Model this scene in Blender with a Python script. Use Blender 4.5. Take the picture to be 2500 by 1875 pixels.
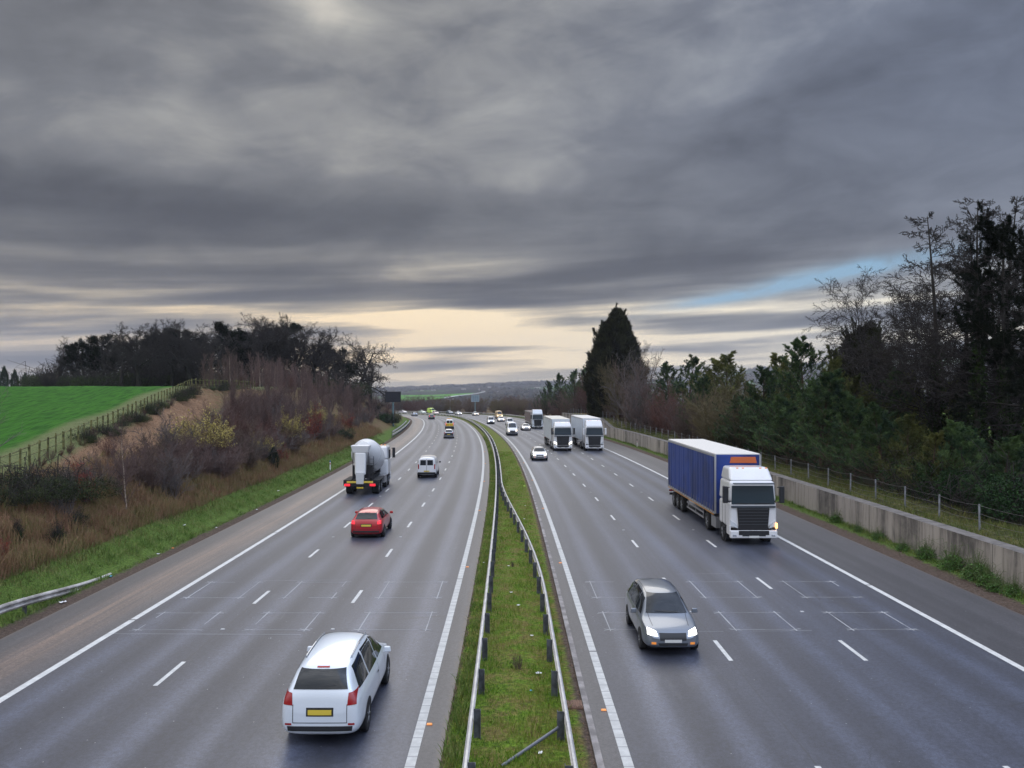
import bpy, bmesh, math, random
import numpy as np
from mathutils import Vector, Matrix
from mathutils.bvhtree import BVHTree

for _o in list(bpy.data.objects): bpy.data.objects.remove(_o)
SC = bpy.context.scene
COL = SC.collection
R = math.radians
HAZE = .00012

# ------------------------------------------------------------------ camera
cam = bpy.data.objects.new('camera', bpy.data.cameras.new('camera'))
COL.objects.link(cam); SC.camera = cam
cam.location = (0, 0, 8.0); cam.rotation_euler = (R(90), 0, 0)
cam.data.sensor_width = 36; cam.data.lens = 2070/2500*36
cam.data.shift_y = 10.5/2500
cam.data.clip_start = .1; cam.data.clip_end = 30000
SC.render.engine = 'CYCLES'
SC.cycles.use_denoising = True
SC.cycles.max_bounces = 5; SC.cycles.diffuse_bounces = 3; SC.cycles.glossy_bounces = 3
SC.cycles.transparent_max_bounces = 8; SC.cycles.volume_bounces = 0
SC.view_settings.view_transform = 'Standard'; SC.view_settings.look = 'None'
SC.view_settings.exposure = 0.25; SC.view_settings.gamma = 1.0

# ------------------------------------------------------------------ sun
SUN_AZ, SUN_EL = R(-6), R(38)
sd = bpy.data.lights.new('sun', 'SUN'); sd.energy = 0.7; sd.angle = R(40); sd.color = (1, .96, .90)
sun = bpy.data.objects.new('sun', sd); COL.objects.link(sun)
_dir = Vector((math.sin(SUN_AZ)*math.cos(SUN_EL), math.cos(SUN_AZ)*math.cos(SUN_EL), math.sin(SUN_EL)))
sun.rotation_euler = _dir.to_track_quat('Z', 'Y').to_euler(); sun.location = (0, 0, 60)

# ------------------------------------------------------------------ node helper
class N:
    def __init__(s, nt): s.nt = nt
    def n(s, t, **k):
        o = s.nt.nodes.new(t)
        for a, b in k.items(): setattr(o, a, b)
        return o
    def put(s, sock, v):
        if isinstance(v, bpy.types.NodeSocket): s.nt.links.new(v, sock)
        elif v is not None: sock.default_value = v
    def m(s, op, a, b=None, c=None, clamp=False):
        o = s.n('ShaderNodeMath', operation=op, use_clamp=clamp)
        for i, v in enumerate((a, b, c)):
            if v is not None: s.put(o.inputs[i], v)
        return o.outputs[0]
    def mix(s, f, a, b, typ='MIX'):
        o = s.n('ShaderNodeMix', data_type='RGBA', blend_type=typ)
        s.put(o.inputs['Factor'], f)
        s.put(o.inputs[6], a if isinstance(a, bpy.types.NodeSocket) else (*a, 1))
        s.put(o.inputs[7], b if isinstance(b, bpy.types.NodeSocket) else (*b, 1))
        return o.outputs[2]
    def ramp(s, f, lo, hi, a=0., b=1.):
        o = s.n('ShaderNodeMapRange', interpolation_type='SMOOTHSTEP')
        for i, v in enumerate((f, lo, hi, a, b)): s.put(o.inputs[i], v)
        return o.outputs[0]
    def noise(s, vec, scale, detail=4, rough=.55, dist=0.):
        o = s.n('ShaderNodeTexNoise')
        if vec is not None: s.put(o.inputs['Vector'], vec)
        o.inputs['Scale'].default_value = scale; o.inputs['Detail'].default_value = detail
        o.inputs['Roughness'].default_value = rough; o.inputs['Distortion'].default_value = dist
        return o.outputs['Fac']
    def comb(s, x, y, z):
        o = s.n('ShaderNodeCombineXYZ')
        for i, v in enumerate((x, y, z)): s.put(o.inputs[i], v)
        return o.outputs[0]
    def sep(s, v):
        o = s.n('ShaderNodeSeparateXYZ'); s.put(o.inputs[0], v); return o.outputs

# ------------------------------------------------------------------ world: overcast sky
W = bpy.data.worlds.new('World'); SC.world = W; W.use_nodes = True
W.node_tree.nodes.clear(); w = N(W.node_tree)
tc = w.n('ShaderNodeTexCoord'); dx, dy, dz = w.sep(tc.outputs['Generated'])
az = w.m('ARCTAN2', dx, dy)
el = w.m('ARCSINE', dz)
def ang(px, py):                       # a direction of the photograph as azimuth, elevation
    a = math.atan((px-1250)/2070); return a, math.atan((948-py)/2070*math.cos(a))
def blob(px, py, sx, sy, rot=0.):      # soft patch of cloud at a bearing, sizes in milliradians
    a, e = ang(px, py); c, s_ = math.cos(R(rot)), math.sin(R(rot))
    da = w.m('SUBTRACT', az, a); de = w.m('SUBTRACT', el, e)
    u = w.m('ADD', w.m('MULTIPLY', da, c*1000/sx), w.m('MULTIPLY', de, s_*1000/sx))
    v = w.m('SUBTRACT', w.m('MULTIPLY', de, c*1000/sy), w.m('MULTIPLY', da, s_*1000/sy))
    r2 = w.m('ADD', w.m('MULTIPLY', u, u), w.m('MULTIPLY', v, v))
    return w.m('EXPONENT', w.m('MULTIPLY', r2, -1.0))
up = w.m('MAXIMUM', dz, 0.0)
q = w.m('ADD', up, .10)
pa = w.comb(w.m('MULTIPLY', w.m('DIVIDE', dx, q), .62), w.m('DIVIDE', dy, q), 0.0)
n1 = w.noise(pa, .75, 7, .50, .5)
n2 = w.noise(w.comb(w.m('MULTIPLY', az, 1.5), w.m('MULTIPLY', w.m('ADD', el, w.m('MULTIPLY', az, -.05)), 26), 3.0), 2.2, 5, .5, .2)
n3 = w.noise(w.comb(w.m('MULTIPLY', az, 3.6), w.m('MULTIPLY', w.m('ADD', el, w.m('MULTIPLY', az, -.10)), 9.0), 7.7), 1.9, 8, .58, .5)
low = w.ramp(el, .16, .03)             # 1 near the horizon
n = w.m('ADD', w.m('MULTIPLY', w.m('SUBTRACT', n1, .5), 1.15), w.m('MULTIPLY', w.m('SUBTRACT', n3, .5), .8))
n4 = w.noise(w.comb(w.m('MULTIPLY', az, 6.0), w.m('MULTIPLY', w.m('ADD', el, w.m('MULTIPLY', az, .06)), 11.0), 1.3), 1.2, 6, .55, .6)
n = w.m('ADD', n, w.m('MULTIPLY', w.m('MULTIPLY', w.m('SUBTRACT', n4, .5), .70), w.ramp(el, .10, .26)))
n = w.m('ADD', n, w.m('MULTIPLY', w.m('MULTIPLY', w.m('SUBTRACT', n2, .5), 3.3), w.ramp(el, .20, .06)))
terms = [  # px, py, sx, sy, rot, amount
    (760, 5, 100, 34, -20, .34), (1240, 10, 120, 40, 0, .10), (620, 300, 420, 80, 6, .08), (250, 350, 190, 50, 4, .10), (1150, 330, 260, 90, 0, .06),
    (1900, 90, 200, 60, 10, .10), (2050, 190, 200, 28, 18, -.14), (1750, 380, 300, 40, 12, -.08), (100, 480, 300, 45, 0, -.24), (600, 545, 360, 55, -3, -.28), (1300, 600, 260, 40, 6, -.08),
    (150, 60, 200, 80, 0, -.06), (900, 150, 150, 60, 0, -.02), (1700, 600, 360, 30, 13, -.14), (1450, 690, 280, 26, 8, -.34), (1080, 655, 160, 26, -4, .34),
    (950, 735, 260, 17, -4, -.26), (1090, 782, 120, 22, -5, 1.1), (1040, 765, 110, 8, 4, .35), (1150, 850, 230, 20, 0, .25), (1060, 812, 190, 6, 0, -.35), (960, 842, 150, 7, 0, -.3), (1180, 830, 240, 18, 0, .4), (1200, 920, 300, 12, 0, .35), (1500, 800, 260, 30, 0, .18), (1150, 875, 260, 10, 0, .25), (1300, 852, 200, 5, 0, -.3),
    (120, 705, 170, 8, -3, .22), (420, 745, 220, 9, -4, .26), (60, 760, 170, 12, 0, -.14), (620, 800, 260, 16, 0, .18), (1900, 560, 300, 40, 14, .06),
    (2000, 735, 240, 28, 8, .30), (1950, 790, 260, 9, 0, -.22), (1900, 850, 260, 9, 0, -.20), (1750, 815, 260, 9, 0, .20), (1750, 885, 260, 14, 0, .26), (2100, 420, 260, 60, 10, -.02), (1600, 880, 330, 9, 0, .25), (1640, 838, 260, 7, 0, .2), (300, 860, 330, 8, 0, .15), (150, 800, 260, 7, 0, .12), (200, 905, 330, 12, 0, .25)]
b = 0.0
for px, py, sx, sy, rot, am in terms:
    b = w.m('ADD', b, w.m('MULTIPLY', blob(px, py, sx, sy, rot), am))
f = w.m('ADD', w.m('ADD', w.m('MULTIPLY', n, w.ramp(el, .30, .12, .52, .76)), w.m('MULTIPLY', b, .82)), .39)
cr = w.n('ShaderNodeValToRGB'); w.put(cr.inputs[0], f)
E_ = cr.color_ramp.elements
for i, (p_, c_) in enumerate([(0, (.042, .043, .049)), (.20, (.080, .083, .091)), (.42, (.158, .161, .168)), (.62, (.31, .305, .285)), (.80, (.56, .525, .45)), (1, (.86, .80, .66))]):
    e_ = E_[i] if i < 2 else E_.new(p_); e_.position = p_; e_.color = (*c_, 1)
# cooler to the right and overhead, warmer to the left near the horizon
tint = w.mix(w.ramp(az, -.2, .62), (1.03, 1.0, .95), (.90, 1.0, 1.20))
cloud = w.mix(1.0, cr.outputs[0], tint, 'MULTIPLY')
cloud = w.mix(w.ramp(el, .20, .05), cloud, w.mix(1.0, cloud, (1.20, 1.08, .86), 'MULTIPLY'))
cloud = w.mix(w.m('MULTIPLY', w.ramp(el, .20, .05), w.ramp(az, .45, -.35)), cloud, w.mix(1.0, cloud, (1.08, 1.0, .88), 'MULTIPLY'))
cloud = w.mix(w.m('MULTIPLY', w.ramp(el, .14, .32), .6), cloud, w.mix(1.0, cloud, (.93, .99, 1.13), 'MULTIPLY'))
# pale haze just above the horizon
cloud = w.mix(w.ramp(el, .035, -.01, 0, .6), cloud, (.54, .50, .43))
# the gap of blue sky on the right
sky = w.n('ShaderNodeTexSky', sky_type='NISHITA', sun_disc=False, sun_elevation=SUN_EL, sun_rotation=SUN_AZ)
sky.air_density = 1.6; sky.dust_density = .6
blue = w.mix(1.0, w.mix(1.0, sky.outputs[0], (.012, .012, .012), 'MULTIPLY'), (.11, .27, .44), 'ADD')
gap = w.m('ADD', blob(1960, 688, 130, 9, 9), w.m('ADD', blob(2130, 650, 80, 9, 6), w.m('MULTIPLY', blob(1790, 722, 80, 7, 9), .6)))
gap = w.m('MULTIPLY', gap, w.ramp(n3, .38, .60, .30, 1.0), clamp=True)
cloud = w.mix(gap, cloud, blue)
# unseen sky overhead and behind is boosted: added light on road and facing sides
boost = w.m('ADD', 1.0, w.ramp(el, R(28), R(62), 0, 7.0))
back = w.m('MULTIPLY', w.ramp(dy, .35, -.5, 0, 5.0), w.ramp(el, R(2), R(22)))
final = w.mix(1.0, cloud, w.comb(10, 10, 10), 'MULTIPLY')
final = w.n('ShaderNodeVectorMath', operation='SCALE'), final
w.put(final[0].inputs[0], final[1]); w.put(final[0].inputs['Scale'], w.m('ADD', boost, back))
bg = w.n('ShaderNodeBackground'); bg.inputs['Strength'].default_value = .1
w.put(bg.inputs[0], final[0].outputs[0])
wo = w.n('ShaderNodeOutputWorld'); w.put(wo.inputs[0], bg.outputs[0])

# ------------------------------------------------------------------ materials
MATS = {}
def mat(name, col=(.5, .5, .5), rough=.7, metal=0., spec=.5, emit=None, estr=1., coat=0., var=0., vscale=2., col2=None, bump=0., bscale=20., trans=0., objrand=0.):
    if name in MATS: return MATS[name]
    m = bpy.data.materials.new(name); m.use_nodes = True
    nt = m.node_tree; p = nt.nodes['Principled BSDF']; k = N(nt)
    p.inputs['Base Color'].default_value = (*col, 1); p.inputs['Roughness'].default_value = rough
    p.inputs['Metallic'].default_value = metal; p.inputs['Specular IOR Level'].default_value = spec
    p.inputs['Coat Weight'].default_value = coat; p.inputs['Coat Roughness'].default_value = .08
    if emit:
        p.inputs['Emission Color'].default_value = (*emit, 1); p.inputs['Emission Strength'].default_value = estr
    if var or col2 or bump or objrand:
        g = k.n('ShaderNodeNewGeometry').outputs['Position']
        c = col
        if var or col2:
            f_ = k.ramp(k.noise(g, vscale, 5, .6), .35, .65)
            c = k.mix(f_, tuple(x*(1-var) for x in col), col2 or tuple(x*(1+var) for x in col))
        if objrand:
            rd = k.n('ShaderNodeObjectInfo').outputs['Random']
            v_ = k.m('ADD', 1-objrand/2, k.m('MULTIPLY', rd, objrand)); c = k.mix(1.0, c, k.comb(v_, v_, v_), 'MULTIPLY')
        k.put(p.inputs['Base Color'], c)
        if bump:
            bn = k.n('ShaderNodeBump'); bn.inputs['Strength'].default_value = bump; bn.inputs['Distance'].default_value = .02
            k.put(bn.inputs['Height'], k.noise(g, bscale, 4, .6)); k.put(p.inputs['Normal'], bn.outputs[0])
    if trans:   # thin leaves let some light through
        t = k.n('ShaderNodeBsdfTranslucent'); t.inputs[0].default_value = (*col, 1)
        mx = k.n('ShaderNodeMixShader'); mx.inputs[0].default_value = trans
        k.put(mx.inputs[1], p.outputs[0]); k.put(mx.inputs[2], t.outputs[0]); k.put(nt.nodes['Material Output'].inputs[0], mx.outputs[0])
    MATS[name] = m; return m

def tag(o, label=None, cat=None, group=None, kind=None):
    for a, b_ in (('label', label), ('category', cat), ('group', group), ('kind', kind)):
        if b_: o[a] = b_
    return o
def link(o, parent=None):
    COL.objects.link(o)
    if parent: o.parent = parent
    return o
def empty(name, loc=(0, 0, 0), rz=0.):
    o = bpy.data.objects.new(name, None); o.empty_display_size = .3
    o.location = loc; o.rotation_euler = (0, 0, rz); return link(o)
def mesh_np(name, V, F, m=None, parent=None, smooth=False, fast=False):
    me = bpy.data.meshes.new(name)
    V = np.asarray(V, dtype=np.float32).reshape(-1, 3)
    if isinstance(F, np.ndarray):
        kf = F.shape[1]; me.vertices.add(len(V)); me.vertices.foreach_set('co', V.ravel())
        me.loops.add(F.size); me.loops.foreach_set('vertex_index', F.astype(np.int32).ravel())
        me.polygons.add(len(F)); me.polygons.foreach_set('loop_start', np.arange(0, F.size, kf, dtype=np.int32))
        me.update(calc_edges=True)
        if smooth: me.polygons.foreach_set('use_smooth', np.ones(len(F), dtype=bool))
    else:
        me.from_pydata([tuple(v) for v in V.tolist()], [], F); me.update()
        if smooth:
            for p in me.polygons: p.use_smooth = True
    if m: me.materials.append(m)
    return link(bpy.data.objects.new(name, me), parent)
def copy_tree(o, parent=None):
    c = o.copy(); COL.objects.link(c)
    if parent: c.parent = parent
    for ch in o.children: copy_tree(ch, c)
    return c

class MB:
    """collects primitives into one mesh"""
    def __init__(s): s.v = []; s.f = []
    def add(s, vs, fs):
        n_ = len(s.v); s.v += [tuple(x) for x in vs]; s.f += [tuple(i+n_ for i in f_) for f_ in fs]
    def box(s, c, d, top=(1, 1), sh=(0, 0)):
        x, y, z = c; a, b_, h = d[0]/2, d[1]/2, d[2]/2
        vs = [(x+i*a, y+j*b_, z-h) for i, j in ((-1, -1), (1, -1), (1, 1), (-1, 1))]
        vs += [(x+i*a*top[0]+sh[0], y+j*b_*top[1]+sh[1], z+h) for i, j in ((-1, -1), (1, -1), (1, 1), (-1, 1))]
        s.add(vs, [(0, 3, 2, 1), (4, 5, 6, 7), (0, 1, 5, 4), (1, 2, 6, 5), (2, 3, 7, 6), (3, 0, 4, 7)])
    def tube(s, p0, p1, r0, r1=None, n_=8, caps=True):
        r1 = r0 if r1 is None else r1; p0, p1 = Vector(p0), Vector(p1); d = (p1-p0).normalized()
        a = d.orthogonal().normalized(); b_ = d.cross(a); vs = []
        for p, r in ((p0, r0), (p1, r1)):
            for i in range(n_):
                t = 2*math.pi*i/n_; vs.append(p+a*math.cos(t)*r+b_*math.sin(t)*r)
        fs = [(i, (i+1) % n_, n_+(i+1) % n_, n_+i) for i in range(n_)]
        if caps: fs += [tuple(range(n_))[::-1], tuple(range(n_, 2*n_))]
        s.add(vs, fs)
    def lathe(s, prof, c, axis, n_=24):
        """prof: list of (along, radius) round an axis through c"""
        c = Vector(c); d = Vector(axis).normalized(); a = d.orthogonal().normalized(); b_ = d.cross(a); vs = []
        for h, r in prof:
            for i in range(n_):
                t = 2*math.pi*i/n_; vs.append(c+d*h+a*math.cos(t)*r+b_*math.sin(t)*r)
        fs = [(j*n_+i, j*n_+(i+1) % n_, (j+1)*n_+(i+1) % n_, (j+1)*n_+i) for j in range(len(prof)-1) for i in range(n_)]
        fs += [tuple(range(n_))[::-1], tuple(range((len(prof)-1)*n_, len(prof)*n_))]
        s.add(vs, fs)
    def build(s, name, m, parent=None, bevel=0., smooth=False, segs=2):
        o = mesh_np(name, s.v, s.f, m, parent, smooth)
        if bevel:
            bv = o.modifiers.new('bevel', 'BEVEL'); bv.width = bevel; bv.segments = segs; bv.limit_method = 'ANGLE'; bv.angle_limit = R(40)
            bake(o)
        return o
def bake(o):
    dg = bpy.context.evaluated_depsgraph_get(); me = bpy.data.meshes.new_from_object(o.evaluated_get(dg), depsgraph=dg)
    o.modifiers.clear(); o.data = me; return o

# ------------------------------------------------------------------ the road's line (metres along, metres across)
_kn = [0, 40, 70, 110, 150, 190, 230, 270, 320, 360]
_kv = [-3.1e-05, 0.000267, 0.000601, 0.000565, 0.000563, 0.000494, 0.000561, 0.002489, 0.004403, 0.004618]
RS = np.arange(-40, 481, 1.0)
_th = np.cumsum(np.interp(RS, _kn, _kv, left=0)); _th -= _th[40]
RX = np.cumsum(-np.sin(_th)); RY = np.cumsum(np.cos(_th)); RX -= RX[40]; RY -= RY[40]
RZ = np.convolve(np.pad(np.interp(RS, [0, 120, 180, 240, 300, 360, 480], [0, -.306, -.868, -1.381, -1.807, -2.766, -4.6]), 20, 'edge'), np.ones(41)/41, 'valid')
def road(s, d, h=0.):
    x, y, t, z = (np.interp(s, RS, q_) for q_ in (RX, RY, _th, RZ))
    return x+d*np.cos(t), y+d*np.sin(t), z+h
def roadP(s, d, h=0.): return Vector([float(q_) for q_ in road(s, d, h)])
def heading(s): return float(np.interp(s, RS, _th))
def road_inv(x, y):
    x = np.atleast_1d(x).astype(float); y = np.atleast_1d(y).astype(float)
    i = np.empty(x.shape, int)
    for a in range(0, len(x), 20000):
        i[a:a+20000] = ((x[a:a+20000, None]-RX[None])**2+(y[a:a+20000, None]-RY[None])**2).argmin(1)
    return RS[i], (x-RX[i])*np.cos(_th[i])+(y-RY[i])*np.sin(_th[i])
LPE, LE, RE, LM, KB, RLE, RRE, RPE = -16.45, -13.2, -2.17, -1.53, 1.80, 2.49, 14.69, 18.23
def sm(x, a, b_):
    t = np.clip((x-a)/(b_-a), 0, 1); return t*t*(3-2*t)
def crest(s):   # height of the field edge above the road, left bank
    return np.clip(.35+.085*s, 2.4, 8.15)*(1-sm(s, 205, 285))+.6*sm(s, 205, 285)
def walltop(s):
    return 1.62+.25*sm(s, 60, 138)+1.3*sm(s, 141, 156)
def ground(s, d):
    """ground height; s,d arrays"""
    s = np.asarray(s, float); d = np.asarray(d, float); zr = np.interp(s, RS, RZ)
    wl = LPE-d; H = crest(s)
    a = .5*np.maximum(wl-.8, 0); k_ = .45
    hl = np.clip(.5+.5*(H-a)/(k_*2), 0, 1); left = H*(1-hl)+a*hl-k_*2*hl*(1-hl)*.5
    left = np.where(wl < .8, -.03*sm(wl, 0, .1), left*sm(wl, .8, 1.6)-.03)
    # the left fields lie level, whatever the road does
    left = left + (-zr)*sm(wl, 3, 14)*(1-sm(s, 220, 300))
    wt = walltop(s)-.12
    behind = wt*(1-sm(s, 200, 212))+sm(s, 200, 212)*np.clip((d-20)*.35, 0, 2.2)*(1-sm(s, 225, 320))-1.2*sm(s, 260, 330)*sm(d, 20, 32)
    right = np.where(d < 20.3, .02*(d-RPE), behind+(1.75-behind)*sm(d, 24, 50)*(1-sm(s, 215, 330)))
    right = np.where(d < 20.35, -.03+.05*(d-RPE), right)
    right = right + (-zr)*sm(d, 24, 50)*(1-sm(s, 220, 300))
    med = np.where((d > LM) & (d < KB), .03+.07*np.exp(-((d-.2)/1.0)**2), -.06)
    return zr+np.where(d < LPE, left, np.where(d > RPE, right, med))
def gz(s, d): return float(ground(s, d))
def far_ground(x, y):
    """open country beyond"""
    r = np.hypot(x, y); a = np.arctan2(x, y)
    near = np.where(x < -5, 8.0-.0, 1.6)
    cen = np.exp(-((x+10)/70.)**2)*sm(y, 180, 300)
    near = near*(1-cen)-4.0*cen
    z = near*(1-sm(r, 300, 650))-24*sm(r, 300, 800)
    px = 1250+2070*np.tan(np.clip(a, -1.2, 1.2))
    ry = np.interp(px, [-2000, 900, 1100, 1300, 1500, 1700, 1850, 2100, 2320, 2500, 4000], [950, 951, 945, 938, 938, 925, 905, 893, 880, 882, 900])
    top = 8+(948-ry)*4500/2070/np.maximum(np.cos(a), .25)
    rise = sm(r, 1900, 4500)
    nz = (np.sin(x*.004+1)+np.sin(y*.003+x*.0021)+.6*np.sin(x*.011+y*.007)+.35*np.sin(x*.03))*3
    z = z*(1-rise)+top*rise*(1-.6*sm(r, 4800, 8000)) + nz*sm(r, 900, 2500)*.8
    return z
def pix(px, py, x0=300, x1=9000):      # used once, to drape the far fields and lane over the country
    u, v = (px-1250)/2070, (948-py)/2070
    for y in np.geomspace(x0, x1, 900):
        if far_ground(u*y, y) >= 8+v*y: return u*y, y
    return u*x1, x1

# ================================================================== THE GROUND
def sheet(name, S_, D_, zf, m, kind='structure', attrs=True):
    S2, D2 = np.meshgrid(S_, D_, indexing='ij'); x, y, _ = road(S2, D2); z = zf(S2, D2)
    V = np.stack([x, y, z], -1).reshape(-1, 3); a, b_ = len(S_), len(D_)
    i = (np.arange(a-1)[:, None]*b_+np.arange(b_-1)[None]).ravel()
    F = np.stack([i, i+1, i+b_+1, i+b_], 1)
    o = mesh_np(name, V, F, m, smooth=True)
    me = o.data
    uv = me.uv_layers.new(name='sd'); li = np.empty(len(me.loops), np.int32); me.loops.foreach_get('vertex_index', li)
    SD = np.stack([S2, D2], -1).reshape(-1, 2)[li].astype(np.float32); uv.data.foreach_set('uv', SD.ravel())
    tag(o, kind=kind); return o

def uvsd(k):
    u = k.n('ShaderNodeUVMap', uv_map='sd'); o = k.sep(u.outputs[0]); return o[0], o[1]

def bank_material():
    m = bpy.data.materials.new('bank'); m.use_nodes = True; nt = m.node_tree; p = nt.nodes['Principled BSDF']; k = N(nt)
    s, d = uvsd(k); g = k.n('ShaderNodeNewGeometry').outputs['Position']
    j = k.m('MULTIPLY', k.m('SUBTRACT', k.noise(g, .9, 4), .5), 2.2)
    j2 = k.m('MULTIPLY', k.m('SUBTRACT', k.noise(g, 3.0, 3), .5), .8)
    wl = k.m('ADD', k.m('SUBTRACT', LPE, d), 0)
    fine = k.ramp(k.noise(g, 9, 5, .7), .3, .7); mid = k.ramp(k.noise(g, 1.6, 4, .6), .35, .65)
    soil = k.mix(fine, (.045, .032, .024), (.13, .095, .075))
    green = k.mix(fine, (.040, .070, .014), (.12, .19, .035))
    brown = k.mix(k.m('MULTIPLY', fine, .8), k.mix(mid, (.075, .070, .025), (.105, .058, .032)), k.mix(mid, (.14, .125, .05), (.23, .135, .085)))
    chips = k.mix(k.ramp(k.noise(g, 14, 4, .7), .32, .68), (.10, .055, .032), (.34, .21, .125))
    rough_g = k.mix(fine, (.07, .085, .03), (.17, .19, .08))
    crop = k.mix(k.ramp(k.noise(k.comb(k.m('MULTIPLY', s, .12), d, 0.0), 3.2, 3), .3, .7), (.010, .060, .003), (.034, .130, .009))
    crop = k.mix(k.ramp(k.noise(g, .09, 3), .3, .7), crop, k.mix(1.0, crop, (1.25, 1.12, 1.2), 'MULTIPLY'))
    c = k.mix(k.ramp(k.m('ADD', wl, j2), .55, 1.0), soil, green)
    c = k.mix(k.ramp(k.m('ADD', wl, j), 2.1, 3.3), c, brown)
    # the chipped track runs just below the field fence
    cs = k.m('ADD', k.m('MULTIPLY', k.m('MINIMUM', k.m('MAXIMUM', k.m('ADD', k.m('MULTIPLY', s, .085), .35), 2.4), 8.3), 2.0), .8)
    q_ = k.m('ADD', k.m('SUBTRACT', wl, cs), k.m('MULTIPLY', j2, .6))       # 0 at the fence
    tr = k.m('MULTIPLY', k.ramp(q_, -3.4, -2.7), k.ramp(s, 98, 84))
    c = k.mix(tr, c, chips)
    c = k.mix(k.m('MULTIPLY', k.ramp(q_, -1.1, -.4), k.ramp(s, 180, 150)), c, rough_g)
    c = k.mix(k.m('MULTIPLY', k.ramp(q_, 2.2, 3.6), k.ramp(s, 230, 190)), c, crop)
    # right hand side: gravel, then grass to the wall, leaf litter behind, pasture beyond
    litter = k.mix(fine, (.018, .020, .010), (.060, .055, .030))
    r = k.mix(k.ramp(k.m('ADD', d, j2), 19.05, 19.35), soil, green)
    r = k.mix(k.ramp(d, 20.5, 20.7), r, k.mix(mid, litter, k.mix(.5, green, brown)))
    r = k.mix(k.ramp(k.m('ADD', d, j), 22.0, 24.5), r, k.mix(k.ramp(s, 120, 200), litter, brown))
    r = k.mix(k.ramp(d, 44, 52), r, k.mix(k.ramp(s, 200, 240), green, brown))
    c = k.mix(k.m('GREATER_THAN', d, 0), c, r)
    mg = k.mix(fine, k.mix(mid, (.040, .070, .010), (.080, .066, .022)), k.mix(mid, (.15, .25, .022), (.22, .18, .06)))
    inmed = k.m('MULTIPLY', k.m('GREATER_THAN', d, LM-.6), k.m('LESS_THAN', d, KB+.5))
    mg = k.mix(k.ramp(k.m('ADD', d, k.m('MULTIPLY', j2, .35)), KB-.26, KB-.08), mg, soil)
    mg = k.mix(k.ramp(k.m('ADD', d, k.m('MULTIPLY', j2, .25)), LM+.14, LM+.02), mg, soil)
    c = k.mix(inmed, c, mg)
    k.put(p.inputs['Base Color'], c); p.inputs['Roughness'].default_value = .95; p.inputs['Specular IOR Level'].default_value = .15
    bn = k.n('ShaderNodeBump'); bn.inputs['Strength'].default_value = .8; bn.inputs['Distance'].default_value = .08
    k.put(bn.inputs['Height'], k.noise(g, 7, 5, .7)); k.put(p.inputs['Normal'], bn.outputs[0])
    return m
BANK = bank_material()
SG = np.concatenate([np.arange(-25, 150, 1.0), np.arange(150, 480, 2.0)])
DG = np.concatenate([-np.geomspace(130, 36, 30), np.arange(-35, -17.6, .45), [-17.25, -17.05, -16.8, -16.6, -16.46], [-16.3], [-10, -5, -2, -1.6], np.arange(-1.5, 1.8, .16), [1.79, 1.95], [5, 12, 18.1],
                     [18.2, 18.6, 19, 19.5, 20.0, 20.34, 20.36, 20.6, 20.9, 21.5, 22.2, 23, 24, 26, 28, 31, 35, 40], np.geomspace(45, 190, 22)])
def gz_n(S2, D2):
    z = ground(S2, D2); x, y, _ = road(S2, D2)
    off = (np.abs(D2) > 21.5) | (D2 < -17.5)
    return z+np.where(off, (np.sin(x*1.9+y*.7)*.04+np.sin(y*2.3-x*1.1)*.04+np.sin(x*.53+y*.41)*.10)*np.clip((np.abs(D2)-17.5)/3, 0, 1), 0)
sheet('ground', SG, DG, gz_n, BANK)

# open country: one sheet out to the horizon
def country():
    m = bpy.data.materials.new('countryside'); m.use_nodes = True; nt = m.node_tree; p = nt.nodes['Principled BSDF']; k = N(nt)
    g = k.n('ShaderNodeNewGeometry').outputs['Position']; gx, gy, _ = k.sep(g)
    v = k.n('ShaderNodeTexVoronoi', feature='F1'); v.inputs['Scale'].default_value = .0042
    k.put(v.inputs['Vector'], k.comb(gx, k.m('MULTIPLY', gy, .8), 0.0)); cv = k.sep(v.outputs['Color'])
    woods = k.mix(k.ramp(k.noise(g, .02, 6, .7), .3, .7), (.016, .016, .012), (.058, .048, .036))
    fld = k.mix(cv[1], (.05, .10, .025), (.11, .10, .05))
    c = k.mix(k.ramp(k.m('ADD', cv[0], k.m('MULTIPLY', k.noise(g, .01, 3), .5)), .98, 1.04), woods, fld)
    r = k.m('SQRT', k.m('ADD', k.m('MULTIPLY', gx, gx), k.m('MULTIPLY', gy, gy)))
    near = k.mix(k.ramp(k.noise(g, .6, 4), .3, .7), (.03, .10, .01), (.06, .16, .015))
    c = k.mix(k.m('MULTIPLY', k.ramp(r, 420, 340), k.m('GREATER_THAN', k.m('ABSOLUTE', k.m('ADD', gx, 15)), 75)), c, near)
    k.put(p.inputs['Base Color'], c); p.inputs['Roughness'].default_value = 1.0; p.inputs['Specular IOR Level'].default_value = .0
    xs = np.sinh(np.linspace(-6.3, 6.3, 260))*16; ys = np.concatenate([np.linspace(-300, 100, 20), 100+np.sinh(np.linspace(0.02, 5.6, 300))*44])
    X, Y = np.meshgrid(xs, ys, indexing='ij'); z = far_ground(X, Y)
    s, d = road_inv(X.ravel(), Y.ravel()); s = s.reshape(X.shape); d = d.reshape(X.shape)
    ins = (np.abs(d) < 215) & (Y < 520) & (Y > -60)
    z = np.where(ins & (np.abs(d) < 120), np.minimum(z-.6, ground(s, d)-1.5), np.where(ins, z-.5, z))
    z = np.where(ins & (np.abs(d) < 30), -9.0, z)
    i = (np.arange(len(xs)-1)[:, None]*len(ys)+np.arange(len(ys)-1)[None]).ravel(); b_ = len(ys)
    o = mesh_np('hills', np.stack([X, Y, z], -1), np.stack([i, i+b_, i+b_+1, i+1], 1), m, smooth=True); tag(o, kind='structure')
country()

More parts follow.
